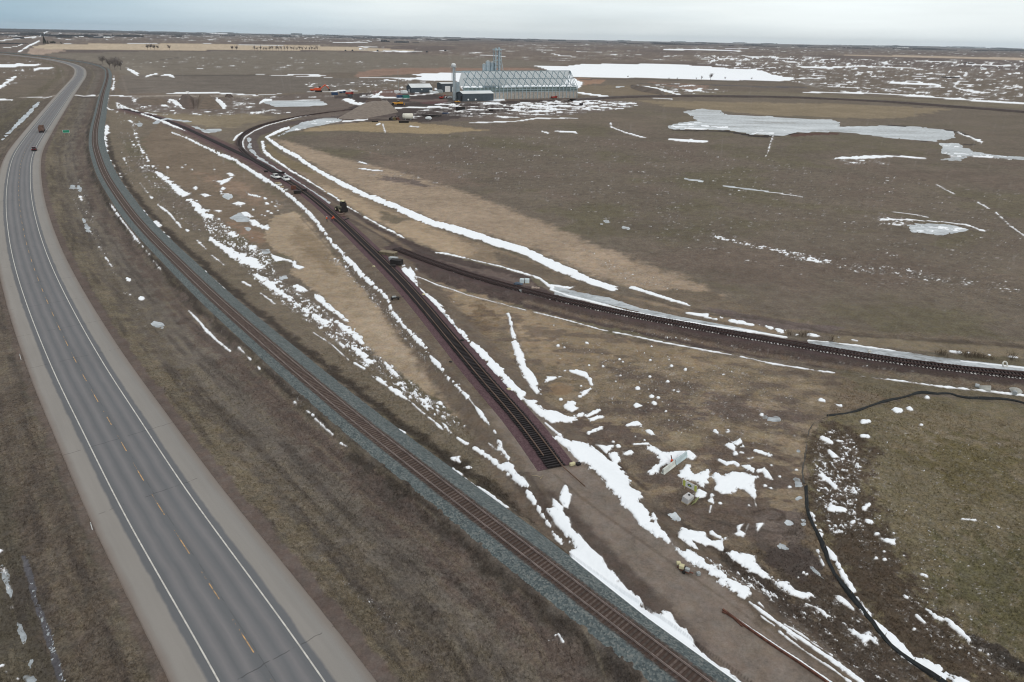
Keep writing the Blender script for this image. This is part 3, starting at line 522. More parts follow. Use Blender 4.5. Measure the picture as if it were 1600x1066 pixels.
spoly("796,502 799,507 805,522 810,534 815,545 825,574 837,589 844,612 839,617 830,607 817,587 807,562 801,540", 1.2); sline("794,490,3 797,498,5 799,506,5")
blobs("872,540,4 881,542,4 996,607,5 995,634,7 1001,635,5 1057,611,8 1022,631,6 1040,643,4 1049,572,4 1071,578,4 1016,563,3 1046,562,2 865,508,3 1015,589,3 970,587,3 962,596,2 1043,597,3 1018,541,3 1131,585,3 1018,620,5 1028,622,4 917,536,3 708,471,3 920,571,3 942,573,3 1006,552,2 968,562,3 973,566,3")
szone("850,520 1200,575 1260,640 1200,700 1000,680 880,600", .012, 2.5)
# around the barriers and the sign
spoly("1008,702 1015,695 1024,699 1035,706 1051,706 1071,705 1078,704 1088,714 1082,719 1070,715 1062,716 1046,724 1031,736 1017,742 1010,739 1025,725 1034,719 1020,708", 1.5)
spoly("1059,743 1072,725 1079,726 1080,736 1086,741 1103,733 1113,731 1107,742 1108,754 1101,764 1090,756 1076,751 1066,747", 1.4); spoly("1090,764 1105,769 1102,777 1093,779 1084,776", .8)
spoly("1109,745 1118,738 1132,745 1144,737 1165,739 1183,746 1175,755 1184,769 1180,779 1182,792 1177,779 1163,767 1153,763 1148,772 1127,772 1114,764 1120,758 1117,749", 1.4); spoly("1160,729 1171,725 1178,733 1178,739 1165,737", 1.3)
spoly("1130,752 1150,745 1165,750 1150,760 1135,766", 1, ice)
sline("1183,737,4 1193,734,6 1198,742,7 1205,749,6", 1.4); sline("1123,719,4 1135,725,5 1147,722,5 1153,728,4", 1.6); spoly("1135,697 1150,690 1157,686 1160,694 1150,698 1148,706 1139,702", 1.5); sline("1147,709,6 1152,709,5"); sline("1156,707,3 1162,709,2")
sline("1115,674,5 1124,680,3 1132,683,4", 1.6); sline("1132,681,4 1138,674,6", 1.3); sline("1159,697,4 1174,705,4 1189,708,5 1205,713,3", 2.4, sc=3); sline("1168,717,3 1177,717,4"); spoly("1107,782 1113,770 1117,774 1114,787 1108,784", .8); sline("1111,790,2 1109,800,2")
blobs("1190,650,5 1234,761,4 1242,683,3 1204,763,4 1195,759,3 1244,735,3 1170,790,2 1125,786,4 1205,728,3 1218,745,3"); blobs("1195,653,6 1203,656,8 1212,656,8 1247,706,5 1244,751,8 1247,757,8 1250,778,5 1246,780,4", ice)
# lower right streaks
spoly("1020,800 1031,818 1048,846 1044,851 1029,840 1015,828", 1.5)
spoly("1050,849 1067,856 1087,865 1097,873 1104,884 1121,890 1132,899 1151,910 1170,920 1174,931 1162,935 1140,920 1121,906 1104,893 1085,885 1067,872 1054,860", 2.4)
spoly("1061,824 1082,828 1100,832 1108,843 1119,845 1136,839 1132,852 1129,862 1114,856 1095,850 1084,846 1092,860 1080,855 1059,840", 1.2)
spoly("1132,864 1151,862 1179,869 1183,882 1198,897 1211,905 1226,909 1245,922 1271,931 1264,937 1239,933 1222,922 1200,907 1179,896 1155,881 1140,870", 1.8)
sline("1111,832,6 1120,838,4 1126,840,4"); spoly("1181,818 1194,817 1183,832", .5); spoly("1152,821 1162,818 1155,829 1163,832 1170,819 1161,839 1143,834 1153,833", .5)
blobs("1232,817,7 1256,812,7 1257,818,9 1221,854,8 1228,858,6 1285,848,4", ice); spoly("1042,803 1055,799 1065,811 1060,816 1050,812", .8, ice)
szone("1100,868 1180,900 1240,950 1160,915 1110,885", .3, 2, 'track'); szone("1170,900 1300,930 1400,1000 1460,1066 1330,1066 1240,985", .07, 2.4, 'track')
for s in ("1153,930,3 1164,935,3", "1170,940,2 1192,957,5 1215,973,4 1227,982,3.4 1246,995,4 1266,1009,5 1285,1022,5 1300,1032,5.5 1341,1062,6 1380,1092,6", "1218,987,2 1234,1000,2.4 1253,1014,2.2 1272,1027,2.4 1300,1045,2.4 1340,1075,2.4", "1226,976,2 1253,992,2.6 1272,1006,1.6 1300,1024,1.6", "1188,962,1.8 1210,978,1.8", "1185,942,4.4 1194,949,2.4", "1260,944,2 1272,948,2 1285,956,3.6 1291,963,4 1298,964,2", "1230,988,1.6 1245,1000,1.6"): sline(s, 1.0)
sline("1137,958,1.6 1181,988,3 1215,1011,3 1253,1036,4 1296,1066,5 1330,1090,5", .3)
# along the silt fence
sline("1266,803,4 1275,820,8 1285,846,5 1300,871,9 1313,891,9 1331,926,9 1356,961,7 1381,989,11 1401,1007,13 1426,1032,13 1451,1044,17 1476,1057,15 1510,1072,12", 2.2)
spoly("1320,982 1332,980 1345,990 1358,985 1368,1000 1375,1010 1362,1003 1350,1006 1335,995", 1.2); spoly("1303,931 1312,930 1325,940 1335,952 1339,963 1325,948 1310,940", 1.2); sline("1278,861,4 1287,886,4"); sline("1268,888,4 1280,898,6 1287,906,5", 1, ice); blobs("1255,894,5 1260,897,4 1247,902,3")
sline("1364,836,5 1373,835,4"); spoly("1377,843 1388,842 1403,843 1400,850 1388,852", 1.2); sline("1348,813,5 1362,817,5"); sline("1330,817,4 1336,815,4"); blobs("1368,872,5 1382,874,4 1381,862,3 1412,869,2 1396,834,3"); sline("1439,898,4 1448,902,4"); sline("1438,920,3 1450,921,3"); sline("1413,932,6 1418,935,4"); sline("1426,942,3 1451,956,4 1461,964,7 1481,971,8 1497,986,7 1514,1001,5", 1.6); sline("1431,961,4 1445,974,4"); sline("1503,812,2 1524,814,3"); blobs("1428,983,4 1460,845,2 1530,1017,2 1500,1013,2")
for s in ("1283,685,4 1293,691,7 1300,694,4", "1308,690,4 1317,692,3", "1294,706,5 1302,713,7 1310,715,4", "1284,744,6 1298,755,6 1306,763,5", "1332,762,4 1340,772,7", "1345,683,4 1356,684,5", "1346,660,6 1358,659,5", "1398,641,7 1408,642,5", "1419,638,5 1424,641,4", "1448,621,6", "1280,625,5 1290,628,4", "1308,635,4 1316,636,3", "1296,795,8 1320,798,6", "1345,800,6 1358,788,5", "1440,664,3", "1478,618,3"):
    if ' ' not in s: a = PT(s)[0]; s = '%g,%g,%g %g,%g,%g' % (a[0]-2, a[1], a[2], a[0]+2, a[1]+1, a[2])
    sline(s, 1.6)
szone("1266,700 1290,668 1330,680 1352,720 1345,800 1360,830 1300,840 1272,800", .22, 3); szone("1340,640 1600,700 1600,1066 1450,1030 1300,840 1350,700", .010, 2.2); szone("1390,900 1500,970 1600,1060 1540,1060 1440,1000", .06, 2.5, 'track')
# west side
spoly("0,884 9,882 14,898 21,925 17,936 10,924 4,905", 1.2, ice); spoly("25,971 34,976 41,994 38,1008 29,990", 1.2, ice); sline("41,1034,5 49,1032,8 46,1044,5", 1, ice); sline("40,1058,9 52,1062,10", 1, ice); blobs("1,860,5 4,1040,3 10,1050,2 28,1061,3 20,950,2"); spoly("3,888 8,886 14,906 16,926 11,918", 1.5)
DI = []
sline("112,291,5 115,296,5", 1.2, ice); sline("122,290,3 127,300,4", 1.2, ice); sline("125,307,3 129,315,3"); sline("130,343,3 135,353,4 141,366,5", 1.2, ice); sline("154,385,4 158,390,4"); sline("162,398,2 175,417,2", 1.2); blobs("200,437,6 221,466,6 203,460,3"); sline("240,506,8 255,509,9", 1.2, ice)
szone("100,280 130,280 180,420 240,520 220,510 160,410 120,330", .05, 3); szone("500,860 600,950 720,1066 690,1066 580,960 480,860", .03, 1.6)
sline("61,160,4 50,172,5 37,185,5 20,202,5 2,220,2", 1.2, ice); sline("25,121,4 12,127,6 -3,139,5", 1.4); sline("-5,104,5 30,102,5 62,102,2.5", 1.2); sline("52,108.5,3.4 70,107,3.4 85,106,2", .9); sline("-5,155,3 20,157,2.4"); blobs("35,109,4 37,111,3 15,131,2")
szone("0,92 60,95 90,105 100,112 40,125 0,150", .05, 4, 'x'); szone("170,90 400,88 700,100 600,106 400,112 200,110", .03, 3, 'x')
sline("197,106,1.6 207,112,4.6 216,117,4.6", .8); sline("228,120,3 238,117,2 246,115,3"); sline("252,118,2 265,117,5 272,121,3"); sline("308,107,2 317,107.5,1.5"); sline("178,119,1.6 178,130,3 176,143,1.6", 1.2)
sline("42,152.5,1.6 80,151,1.4"); sline("118,149,1.2 150,149,2"); sline("172,149,1.6 205,151,2.4"); sline("260,147,1.4 290,145,3 330,145,3 400,149,1.6", .5); sline("400,149,1.2 440,147,1.2")
sline("265,156,3 277,162,7 287,170,4", 1.4); sline("338,154,4 347,162,8 350,169,5", 1.4); szone("200,153 300,155 285,182 230,182 205,168", .22, 3, 'x'); szone("290,172 400,168 480,176 400,180 300,182", .18, 4, 'x'); szone("350,150 405,152 400,170 352,168", .2, 4, 'x')
sline("240,193,3 262,186,3 300,190,2", 1.5, ice); sline("300,197,2 320,205,5 345,203,4", 1.5, ice)
spoly("408,160 425,158 500,157 506,159 514,164 480,166.5 430,167", .5, ice); sline("405,162,3 413,157,4 425,156,3"); sline("410,158,1.4 500,156.6,1.6"); szone("400,150 520,150 540,160 520,152 405,154", .25, 4, 'x')
spoly("533,155 548,154 560,160 581,162 575,166 554,164 540,160", 1); szone("470,130 600,122 700,128 640,140 560,142 480,142", .16, 4, 'x'); szone("560,140 640,143 650,150 600,156 560,152", .15, 4, 'x'); sline("450,116,1.6 505,118,2 510,119,1"); sline("400,116.5,1.2 520,121,1.2", 1.5)
for s in ("596,143,3 590,149,3 580,152,2", "480,144,1.4 560,142,1.8", "560,152,2 600,153,2.6 640,154,2", "640,150,1.6 680,146,2", "618,169,2 680,167,2.6 700,168,2", "715,157,2 770,158,2.6", "770,157,4 790,156,3", "680,139,3 692,142,3", "645,144,2 655,145,2.6", "560,121,1.4 640,123,2", "735,192,1.8 780,191,2.4 805,190,1.8 837,186,2.4 880,185,1.8 902,185,0.96", "640,197,2 655,199,2", "588,196,2 594,193,3"): sline(s, 1.6, sc=6)
szone("690,160 800,160 905,155 960,157 1012,161 985,169 930,176 870,181 790,186 700,182 640,186 640,176", .30, 5, 'x'); szone("800,162 905,156 960,158 1000,162 960,168 880,176 800,182", .5, 5, 'x')
sline("902,145,3 930,149,3.4 955,152,2.4", 1.4); sline("994,134,1.6 1012,136,3 1037,141,3.6 1062,148,3", 1.4); sline("1075,143,2.4 1095,140,3.4", 1.4); sline("963,136,3 975,135,2", 1.5, ice); sline("1020,153.5,1.4 1050,155,2"); szone("1000,128 1120,134 1150,145 1060,148", .12, 4, 'x')
# lakes
spoly("640,116 700,114 800,113.7 857,111 848,107 829,102 850,103 880,104 912,100 1031,100 1100,103 1125,106 1165,108 1190,110 1205,116 1245,124 1230,127 1200,126.5 1125,125.7 1050,123 975,122 895,121 912,129 907,138 800,141 722,140 712,127 620,124 660,120", .8)
spoly("1042,199 1052,194 1090,188 1077,180 1067,174 1095,170 1125,172 1135,180 1200,182 1237,185 1300,187 1315,192 1310,198 1340,197 1387,196 1450,200 1492,205 1492,215 1462,222 1425,219 1375,214 1340,209 1310,206 1245,207 1225,212 1200,211 1175,210 1137,204 1050,203", 2.0, ice, sc=7)
szone("1042,199 1052,194 1090,190 1130,196 1175,205 1137,204 1050,203", .55, 6, 'x'); szone("1160,202 1235,204 1225,212 1175,210", .35, 6, 'x'); szone("1300,200 1450,205 1460,218 1340,208", .12, 5, 'x')
spoly("1467,224 1500,224 1505,230 1522,236 1550,242 1600,246 1700,252 1700,258 1600,250 1550,246 1512,244 1500,251 1472,249 1490,244 1466,239 1475,234", 1.2, ice); sline("1497,207,2 1515,214,3.4 1530,220,3.4 1534,224,2", 1.3); szone("1467,226 1500,226 1520,238 1600,247 1600,251 1512,246 1475,248", .4, 5, 'x')
sline("1305,247,2.4 1340,246,5 1370,245,4.4 1400,244,2 1447,247,2.4", 1.4, sc=7); szone("1300,244 1350,244 1400,258 1320,256", .15, 4, 'x')
sline("1375,343,4 1412,344,2 1475,347,2 1512,352,2.4 1535,361,2.4", 1.6, sc=7); spoly("1417,353 1430,351 1450,350 1482,351 1505,356 1515,360 1487,366 1465,368 1425,363", 1.6, ice); szone("1418,352 1440,350 1515,359 1487,367 1425,364", .55, 5, 'x'); szone("1360,338 1430,342 1430,358 1370,350", .22, 3, 'x')
szone("1112,364 1162,377 1200,385 1240,392 1300,405 1305,415 1240,405 1200,394 1160,384 1112,371", .45, 3); szone("1300,405 1400,415 1560,440 1600,450 1600,460 1400,432 1300,418", .14, 3)
sline("1045,218,2 1080,220,5 1105,221,3", 1.4, sc=6); sline("867,205,2 902,207,4", 1.2); sline("954,192,2 955,199,2 975,207,2 1000,214,2.4 1010,215.5,2"); sline("846,205,1.6 857,208,3"); sline("1070,280,2 1098,284,4", 1.2, ice); sline("1130,291,2 1200,300,2", 1, ice); blobs("975,356,5 981,357,4 940,350,3 948,346,6", ice)
for s in ("1464,288,1.6 1492,303,1.6", "1528,316,1.8 1545,326,1.4", "1556,332,2 1578,352,2 1600,368,2.2", "1395,331,1 1450,339,1.4", "1200,300,1.4 1255,308,1.2", "1208,212,1.4 1204,222,1.6 1200,238,1.6 1196,245,1.2", "562,264,2 575,266,3 598,268,2", "640,265,2"):
    if s.count(',') > 2: sline(s, .8)
sline("598,194,3 600,200,1.6 602,208,1.2", .6); sline("560,252,3 575,258,3"); szone("500,215 900,210 1300,260 1600,300 1600,480 1300,440 1100,400 800,300 560,240", .002, 3, 'x'); szone("820,350 1050,440 1080,460 980,440", .03, 2.4); szone("640,265 700,290 560,275", .05, 3, 'x')
for s in ("1255,144,1.6 1312,145,2.2 1375,146.5,2.2 1450,151,2.4 1525,157.5,3 1600,162.5,3.4 1700,170,4", "1037,77.5,1.6 1100,78,2.4 1157,80,1.6", "1133,76.2,.8 1170,76.4,.8", "862,84,1.4 875,87,2 900,89,1.2", "846,81,1 853,83,1.2", "1250,104.5,2 1295,106,3.4 1330,104,2 1430,107,1.4", "1430,95,1.6 1495,97,2", "1510,101,2 1580,102.5,2", "1390,130,3 1440,131,4 1470,134,3", "1490,136,1.6 1510,142,2.6 1530,144,1.6", "1533,107,3 1540,108,3", "1245,123,2 1290,122,1.6", "1165,88,1.5 1240,92,1.4", "75,49,2 62,56,3", "62,64,2.4 47,71,3 30,81,3.6", "0,64,2 27,60.5,1.6 57,57.5,1.6", "35,69.5,1.6 24,73,2.2", "24,73,1.4 4,75,1.2", "340,70.5,.8 500,71,.8", "290,52.6,1 360,53,1", "100,68.2,.6 330,68.2,.6", "50,60,1 56,59,1.4", "520,66.4,1 575,67,1", "560,73.6,1.2 590,73.8,1", "600,79.6,1.2 655,80.6,1", "750,86,2 790,88,1.2", "1370,73.5,.7 1420,74.5,.7"): sline(s, .6)
szone("1080,86 1250,88 1400,96 1600,100 1600,162 1450,150 1300,143 1230,126 1120,104", .24, 5, 'x', soft=2, thin_=.55); szone("900,80 1600,95 1600,104 1100,100 900,92", .12, 5, 'x', soft=2, thin_=.5); szone("780,66 1100,72 1600,80 1600,90 1100,84 780,80", .05, 4, 'x', soft=1)
szone("560,72 780,80 760,90 560,80", .09, 4, 'x', soft=1); szone("0,50 700,60 700,66 200,64 0,60", .09, 3, 'x', soft=1); szone("700,84 900,88 900,96 700,92", .06, 4, 'x', soft=1)
# dark wet strips and rims
def dark(s, col=(60, 56, 58), amp=1.2):
    P = np.array(PT(s)); t = np.gradient(P[:, :2], axis=0); t /= np.linalg.norm(t, axis=1)[:, None]+1e-9
    n = np.stack([-t[:, 1], t[:, 0]], -1)*P[:, 2:3]/2; Q = np.vstack([P[:, :2]+n, (P[:, :2]-n)[::-1]])
    paint(' '.join('%g,%g' % tuple(q) for q in Q), col, 1.2, amp, 0.5, sc=None)
for s, c in (("37,868,8 50,911,12 53,934,9 65,964,9 73,986,12 80,1012,11 88,1037,10 96,1064,10", (84,84,90)), ("1050,204,1.4 1137,206,2 1175,212,3 1200,213,3 1245,209,2 1310,208,1.5", (48,42,42)), ("1215,202,3 1240,199.5,5 1290,201,4", (92,62,54)), ("1235,212,4 1280,209,4 1310,209,2", (84,60,52)), ("1387,195.6,1.5 1420,198,2", (52,46,46)), ("1465,202,2 1500,207,3 1530,219,3 1535,226,2", (56,52,50)), ("1505,226,2 1522,226,1.4", (56,52,50)), ("1375,213,2 1385,213,1", (60,56,56)), ("1430,218,2 1450,222,1.6", (60,56,56)), ("1200,137,1.5 1100,133,1.2 1000,131,1", (90,84,80)), ("905,124,1.5 1000,124,1.5 1230,128,1.5", (88,80,76)), ("1090,133,1 1200,136,2 1260,137,1.5", (84,80,84)), ("985,134,3 1020,140,5 1038,145,2", (82,74,68)), ("400,117.5,1 260,118,1 240,120,1", (80,74,70)), ("640,157,3 700,157,3", (104,88,84)), ("120,150.8,1 150,151,1", (70,64,62)), ("280,90,1 250,94,1", (90,84,80)), ("610,80,2 650,81,2", (74,74,78)), ("10,82,3 80,90,3 130,96,3 160,103,3", (88,82,76)), ("1560,1020,5 1600,1046,7", (56,52,48))): dark(s, c)
szone("37,868 45,866 60,930 90,1000 110,1066 90,1066 60,980 45,920", .3, 3, None, ice)
for F_ in (snow, ice):
    F_[(abs(dh) < 6.3)] = -1; F_[(abs(dm) < 2.6)] = -1; F_[(abs(dl) < 1.7) & (R > 79.5) & (R < 300)] = -1; F_[abs(dr) < 1.6] = -1
    F_[(dm > -4.2) & (dm < 3.2) & (R > 64)] = -1; F_[(dm > -3.0) & (dm < 3.2)] = -1
    F_[(np.abs(Ag.ravel()) > math.radians(51))] = -1
# ------------------------------ slush and wet soil at the edge of the snow
sn_ = np.clip(snow+0.35*fbm(X, Y, 3.0*np.maximum(pxm, .05), 3, 91), -1, 1)
wgt = (0.55*sstep(sn_, -0.75, 0.1))[:, None]; tint = tint*(1-wgt)+lin(148, 146, 145)*wgt
wet = sstep(snow, -0.99, -0.8)*(1-sstep(snow, -0.6, -0.2))*(R < 400); tint *= (1-0.22*wet)[:, None]
# ------------------------------ heights
Zf = Zm.copy()
under = ((abs(dh) < 7.0) | ((dm > -4.3) & (dm < 2.5)) | ((abs(dl) < 2.5) & (R > 80.5) & (R < 500)))
rough = nf*np.clip(grain, 0, 1)
Zf += np.where(under, -0.30, 0.05*n05*rough+0.05*n2*rough+0.0)
Zf += 0.35*fbm(X, Y, 60, 3, 71)*sstep(np.minimum(np.minimum(abs(dh), abs(dm)), np.minimum(abs(dl), abs(dr))), 14, 30)*0.6
shade = 1+0.10*n05*rough*(R < 160)+0.09*n2*np.clip(grain, .3, 1)*(R < 500)+0.07*n8+0.05*nhor*(R > 200)
tint *= (np.clip(shade, 0.6, 1.5)*(1+0.07*(dh < -900)+0.07*((dm < 0) & (dm > -900))))[:, None]
idx = np.arange(NR*NA).reshape(NR, NA)
quads = np.stack([idx[:-1, :-1], idx[:-1, 1:], idx[1:, 1:], idx[1:, :-1]], -1).reshape(-1, 4)
mg = bpy.data.materials.new('soil and grass'); mg.use_nodes = True; nt = mg.node_tree; B = nt.nodes['Principled BSDF']
at1 = N('ShaderNodeAttribute', attribute_name='tint'); at2 = N('ShaderNodeAttribute', attribute_name='grain')
tcg = N('ShaderNodeNewGeometry')
def gnoise(scale, det=6, ro=0.65, vec=None):
    n = N('ShaderNodeTexNoise'); n.inputs['Scale'].default_value = scale; n.inputs['Detail'].default_value = det; n.inputs['Roughness'].default_value = ro
    lk(vec or tcg.outputs['Position'], n.inputs[0]); return n
def mth(op, a, b=None, c=None, clamp=False):
    n = N('ShaderNodeMath', operation=op, use_clamp=clamp)
    for i, v in enumerate((a, b, c)):
        if v is None: continue
        if isinstance(v, (int, float)): n.inputs[i].default_value = v
        else: lk(v, n.inputs[i])
    return n.outputs[0]
def scalev(v, s):
    n = N('ShaderNodeVectorMath', operation='SCALE'); lk(v, n.inputs[0]); lk(s, n.inputs['Scale']); return n.outputs[0]
nA = gnoise(2.6); nB = gnoise(0.35, 9, 0.75); nC = gnoise(0.03, 8, 0.6)
f1 = mth('MULTIPLY_ADD', nA.outputs[0], 1.9, -0.95); f1 = mth('MULTIPLY', mth('ADD', f1, mth('MULTIPLY_ADD', gnoise(6.5, 3, .6).outputs[0], 1.6, -.8)), at2.outputs['Fac'])
f2 = mth('MULTIPLY_ADD', nB.outputs[0], 1.2, -0.6); f3 = mth('MULTIPLY_ADD', nC.outputs[0], 0.5, -0.25)
ff = mth('ADD', mth('ADD', f1, f2), mth('ADD', f3, 1.0)); ff = mth('MAXIMUM', ff, 0.25)
base = scalev(at1.outputs['Color'], ff)
hs = N('ShaderNodeHueSaturation'); lk(base, hs.inputs['Color']); lk(mth('MULTIPLY_ADD', gnoise(0.8, 4).outputs[0], 1.0, 0.32), hs.inputs['Saturation'])
lk(mth('MULTIPLY_ADD', gnoise(0.5, 4).outputs[0], 0.05, 0.475), hs.inputs['Hue'])
lk(hs.outputs[0], B.inputs['Base Color']); B.inputs['Roughness'].default_value = 0.95; B.inputs['Specular IOR Level'].default_value = 0.1
bp = N('ShaderNodeBump'); bp.inputs['Distance'].default_value = 0.12; lk(gnoise(3.2, 5, .7).outputs[0], bp.inputs['Height'])
lk(mth('MULTIPLY', at2.outputs['Fac'], 0.8), bp.inputs['Strength']); lk(bp.outputs[0], B.inputs['Normal'])
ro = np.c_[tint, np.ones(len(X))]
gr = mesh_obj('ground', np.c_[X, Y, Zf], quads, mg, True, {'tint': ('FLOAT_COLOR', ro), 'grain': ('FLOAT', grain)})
gr['kind'] = 'structure'
# ------------------------------ snow and ice lying on the ground
def cover(name, s, m, thick, kind, lift=0.0):
    g = s.reshape(NR, NA); q = (np.maximum.reduce([g[:-1, :-1], g[:-1, 1:], g[1:, 1:], g[1:, :-1]]) > 0).ravel()
    fq = quads[q]; used, inv = np.unique(fq, return_inverse=True); fq = inv.reshape(-1, 4)
    th = thick(R[used]); lf = np.clip(s[used], -1, 1); z = Zf[used]+lf*th+np.where(lf > 0, lift, 0)
    o = mesh_obj(name, np.c_[X[used], Y[used], z], fq, m, True, {'depth': ('FLOAT', lf)}); o['kind'] = kind; return o
ms = bpy.data.materials.new('old snow'); ms.use_nodes = True; nt = ms.node_tree; B = nt.nodes['Principled BSDF']
tcg = N('ShaderNodeNewGeometry'); dpt = N('ShaderNodeAttribute', attribute_name='depth')
r = N('ShaderNodeValToRGB'); lk(mth('MULTIPLY_ADD', gnoise(0.5, 8, .65).outputs[0], 0.55, mth('MULTIPLY', dpt.outputs['Fac'], 0.52)), r.inputs[0])
cr = r.color_ramp; cr.elements[0].position = 0.22; cr.elements[0].color = (0.24, 0.22, 0.20, 1); cr.elements[1].position = 0.62; cr.elements[1].color = (0.79, 0.85, 0.91, 1)
e_ = cr.elements.new(0.40); e_.color = (0.58, 0.60, 0.63, 1)
lk(r.outputs[0], B.inputs['Base Color']); B.inputs['Roughness'].default_value = 0.7; B.inputs['Specular IOR Level'].default_value = 0.2
bp = N('ShaderNodeBump'); bp.inputs['Distance'].default_value = 0.1; bp.inputs['Strength'].default_value = 0.5; lk(gnoise(1.1, 6, .6).outputs[0], bp.inputs['Height']); lk(bp.outputs[0], B.inputs['Normal'])
cover('snow', snow, ms, lambda r: 0.16+0.0004*r, 'stuff')
mi = bpy.data.materials.new('pond ice'); mi.use_nodes = True; nt = mi.node_tree; B = nt.nodes['Principled BSDF']
tcg = N('ShaderNodeNewGeometry')
mpi = N('ShaderNodeMapping'); mpi.inputs['Scale'].default_value = (0.35, 1, 1); lk(tcg.outputs['Position'], mpi.inputs[0])
r = N('ShaderNodeValToRGB'); lk(mth('ADD', mth('MULTIPLY', gnoise(0.5, 8, .7).outputs[0], .4), mth('MULTIPLY', gnoise(0.04, 9, .75, mpi.outputs[0]).outputs[0], .6)), r.inputs[0])
cr = r.color_ramp; cr.elements[0].position = 0.41; cr.elements[0].color = (*lin(100, 100, 98), 1); cr.elements[1].position = 0.60; cr.elements[1].color = (*lin(190, 199, 206), 1)
e_ = cr.elements.new(0.47); e_.color = (*lin(142, 151, 158), 1)
lk(r.outputs[0], B.inputs['Base Color']); B.inputs['Roughness'].default_value = 0.35; B.inputs['Specular IOR Level'].default_value = 0.35
cover('ice', ice, mi, lambda r: 0.05+0.0002*r, 'structure')
# ------------------------------ ribbons that follow a line
def ribbon(name, L, prof, m, step=1.0, grow=0.006, s0=None, s1=None, kind='structure', zf=None, parent=None, squeeze=None):
    P, s = resample(L, step, grow)
    if s0 is not None: k = s >= s0; P, s = P[k], s[k]
    if s1 is not None: k = s <= s1; P, s = P[k], s[k]
    t = np.gradient(P, axis=0); t /= np.linalg.norm(t, axis=1)[:, None]; n = np.stack([-t[:, 1], t[:, 0]], -1)
    V = []; acr = []; alo = []
    for off, z in prof:
        q = P+n*(off if squeeze is None or off > -2 else off*squeeze(P)[:, None]); zz = macro(q[:, 0], q[:, 1])+z if zf is None else zf+z+0*q[:, 0]; V.append(np.c_[q, zz]); acr.append(np.full(len(P), off)); alo.append(s)
    V = np.stack(V, 1).reshape(-1, 3); k = len(prof); i = np.arange(len(P)-1)[:, None]*k+np.arange(k-1)[None, :]
    Fq = np.stack([i+1, i, i+k, i+k+1], -1).reshape(-1, 4)
    o = mesh_obj(name, V, Fq, m, False, {'across': ('FLOAT', np.stack(acr, 1).ravel()), 'along': ('FLOAT', np.stack(alo, 1).ravel())}, parent)
    if kind: o['kind'] = kind
    return o, P, s
def ramp(fac, stops):
    r = N('ShaderNodeValToRGB'); lk(fac, r.inputs[0]); e = r.color_ramp.elements
    while len(e) < len(stops): e.new(0.5)
    for q, (p, c) in zip(e, stops): q.position = p; q.color = (*c, 1)
    return r.outputs[0]
# highway: dark driving lanes with paler wheel paths, chip-sealed shoulders
ma = bpy.data.materials.new('asphalt'); ma.use_nodes = True; nt = ma.node_tree; B = nt.nodes['Principled BSDF']; tcg = N('ShaderNodeNewGeometry')
aa = N('ShaderNodeAttribute', attribute_name='across'); al = N('ShaderNodeAttribute', attribute_name='along')
wob = mth('MULTIPLY_ADD', gnoise(0.25, 4).outputs[0], 0.5, -0.25)
u = mth('MULTIPLY_ADD', mth('ADD', aa.outputs['Fac'], wob), 1/16.0, 0.5)
S1, S2, A1, A2 = lin(130,128,125), lin(126,125,123), lin(95,98,102), lin(112,112,115)
def q(v): return (v+8)/16
st = [(q(-7.2), lin(116,110,105)), (q(-6.3), S2), (q(-4.55), S1*1.02), (q(-4.3), A1), (q(-3.2), A1), (q(-2.5), A2), (q(-1.8), A1), (q(-0.9), A2*.97), (q(-0.3), A1*.96), (q(0.3), A1*.98), (q(1.0), A2), (q(1.8), A1*.97), (q(2.6), A2), (q(3.3), A1), (q(4.35), A1*.95), (q(4.6), S1), (q(6.2), S1*1.02), (q(7.2), lin(108,98,92))]
col = ramp(u, st)
mpa = N('ShaderNodeCombineXYZ'); lk(mth('MULTIPLY', aa.outputs['Fac'], 1.0), mpa.inputs[0]); lk(mth('MULTIPLY', al.outputs['Fac'], 0.04), mpa.inputs[1])
g1 = mth('MULTIPLY_ADD', gnoise(1.2, 6, .6, mpa.outputs[0]).outputs[0], 0.26, 0.87); g2 = mth('MULTIPLY_ADD', gnoise(9, 3, .7).outputs[0], 0.30, 0.85); g3 = mth('MULTIPLY_ADD', gnoise(0.05, 5, .6).outputs[0], 0.22, 0.89)
# sealed thermal cracks across the road
ck = N('ShaderNodeTexNoise', noise_dimensions='1D'); ck.inputs['Scale'].default_value = 0.8; lk(aa.outputs['Fac'], ck.inputs['W'])
cs = mth('ADD', mth('MULTIPLY', al.outputs['Fac'], 1/17.0), mth('MULTIPLY', ck.outputs[0], 0.03)); fl = mth('ABSOLUTE', mth('SUBTRACT', mth('FRACT', cs), 0.5))
cidx = N('ShaderNodeTexWhiteNoise', noise_dimensions='1D'); lk(mth('FLOOR', cs), cidx.inputs['W'])
crk = mth('MULTIPLY', mth('LESS_THAN', fl, 0.0035), mth('MULTIPLY', mth('GREATER_THAN', cidx.outputs[0], 0.45), mth('GREATER_THAN', gnoise(0.6, 3).outputs[0], 0.46)))
jt = mth('MULTIPLY', mth('LESS_THAN', mth('ABSOLUTE', mth('ADD', aa.outputs['Fac'], mth('MULTIPLY_ADD', ck.outputs[0], .1, 0.22))), 0.035), mth('GREATER_THAN', gnoise(0.3, 4).outputs[0], 0.5))
dk = mth('MULTIPLY_ADD', mth('MAXIMUM', crk, mth('MULTIPLY', jt, .5)), -0.4, 1.0)
col = scalev(col, mth('MULTIPLY', mth('MULTIPLY', g1, g2), mth('MULTIPLY', g3, dk))); lk(col, B.inputs['Base Color']); B.inputs['Roughness'].default_value = 0.85; B.inputs['Specular IOR Level'].default_value = 0.25
LH = resample(HW, 1)[1][-1]
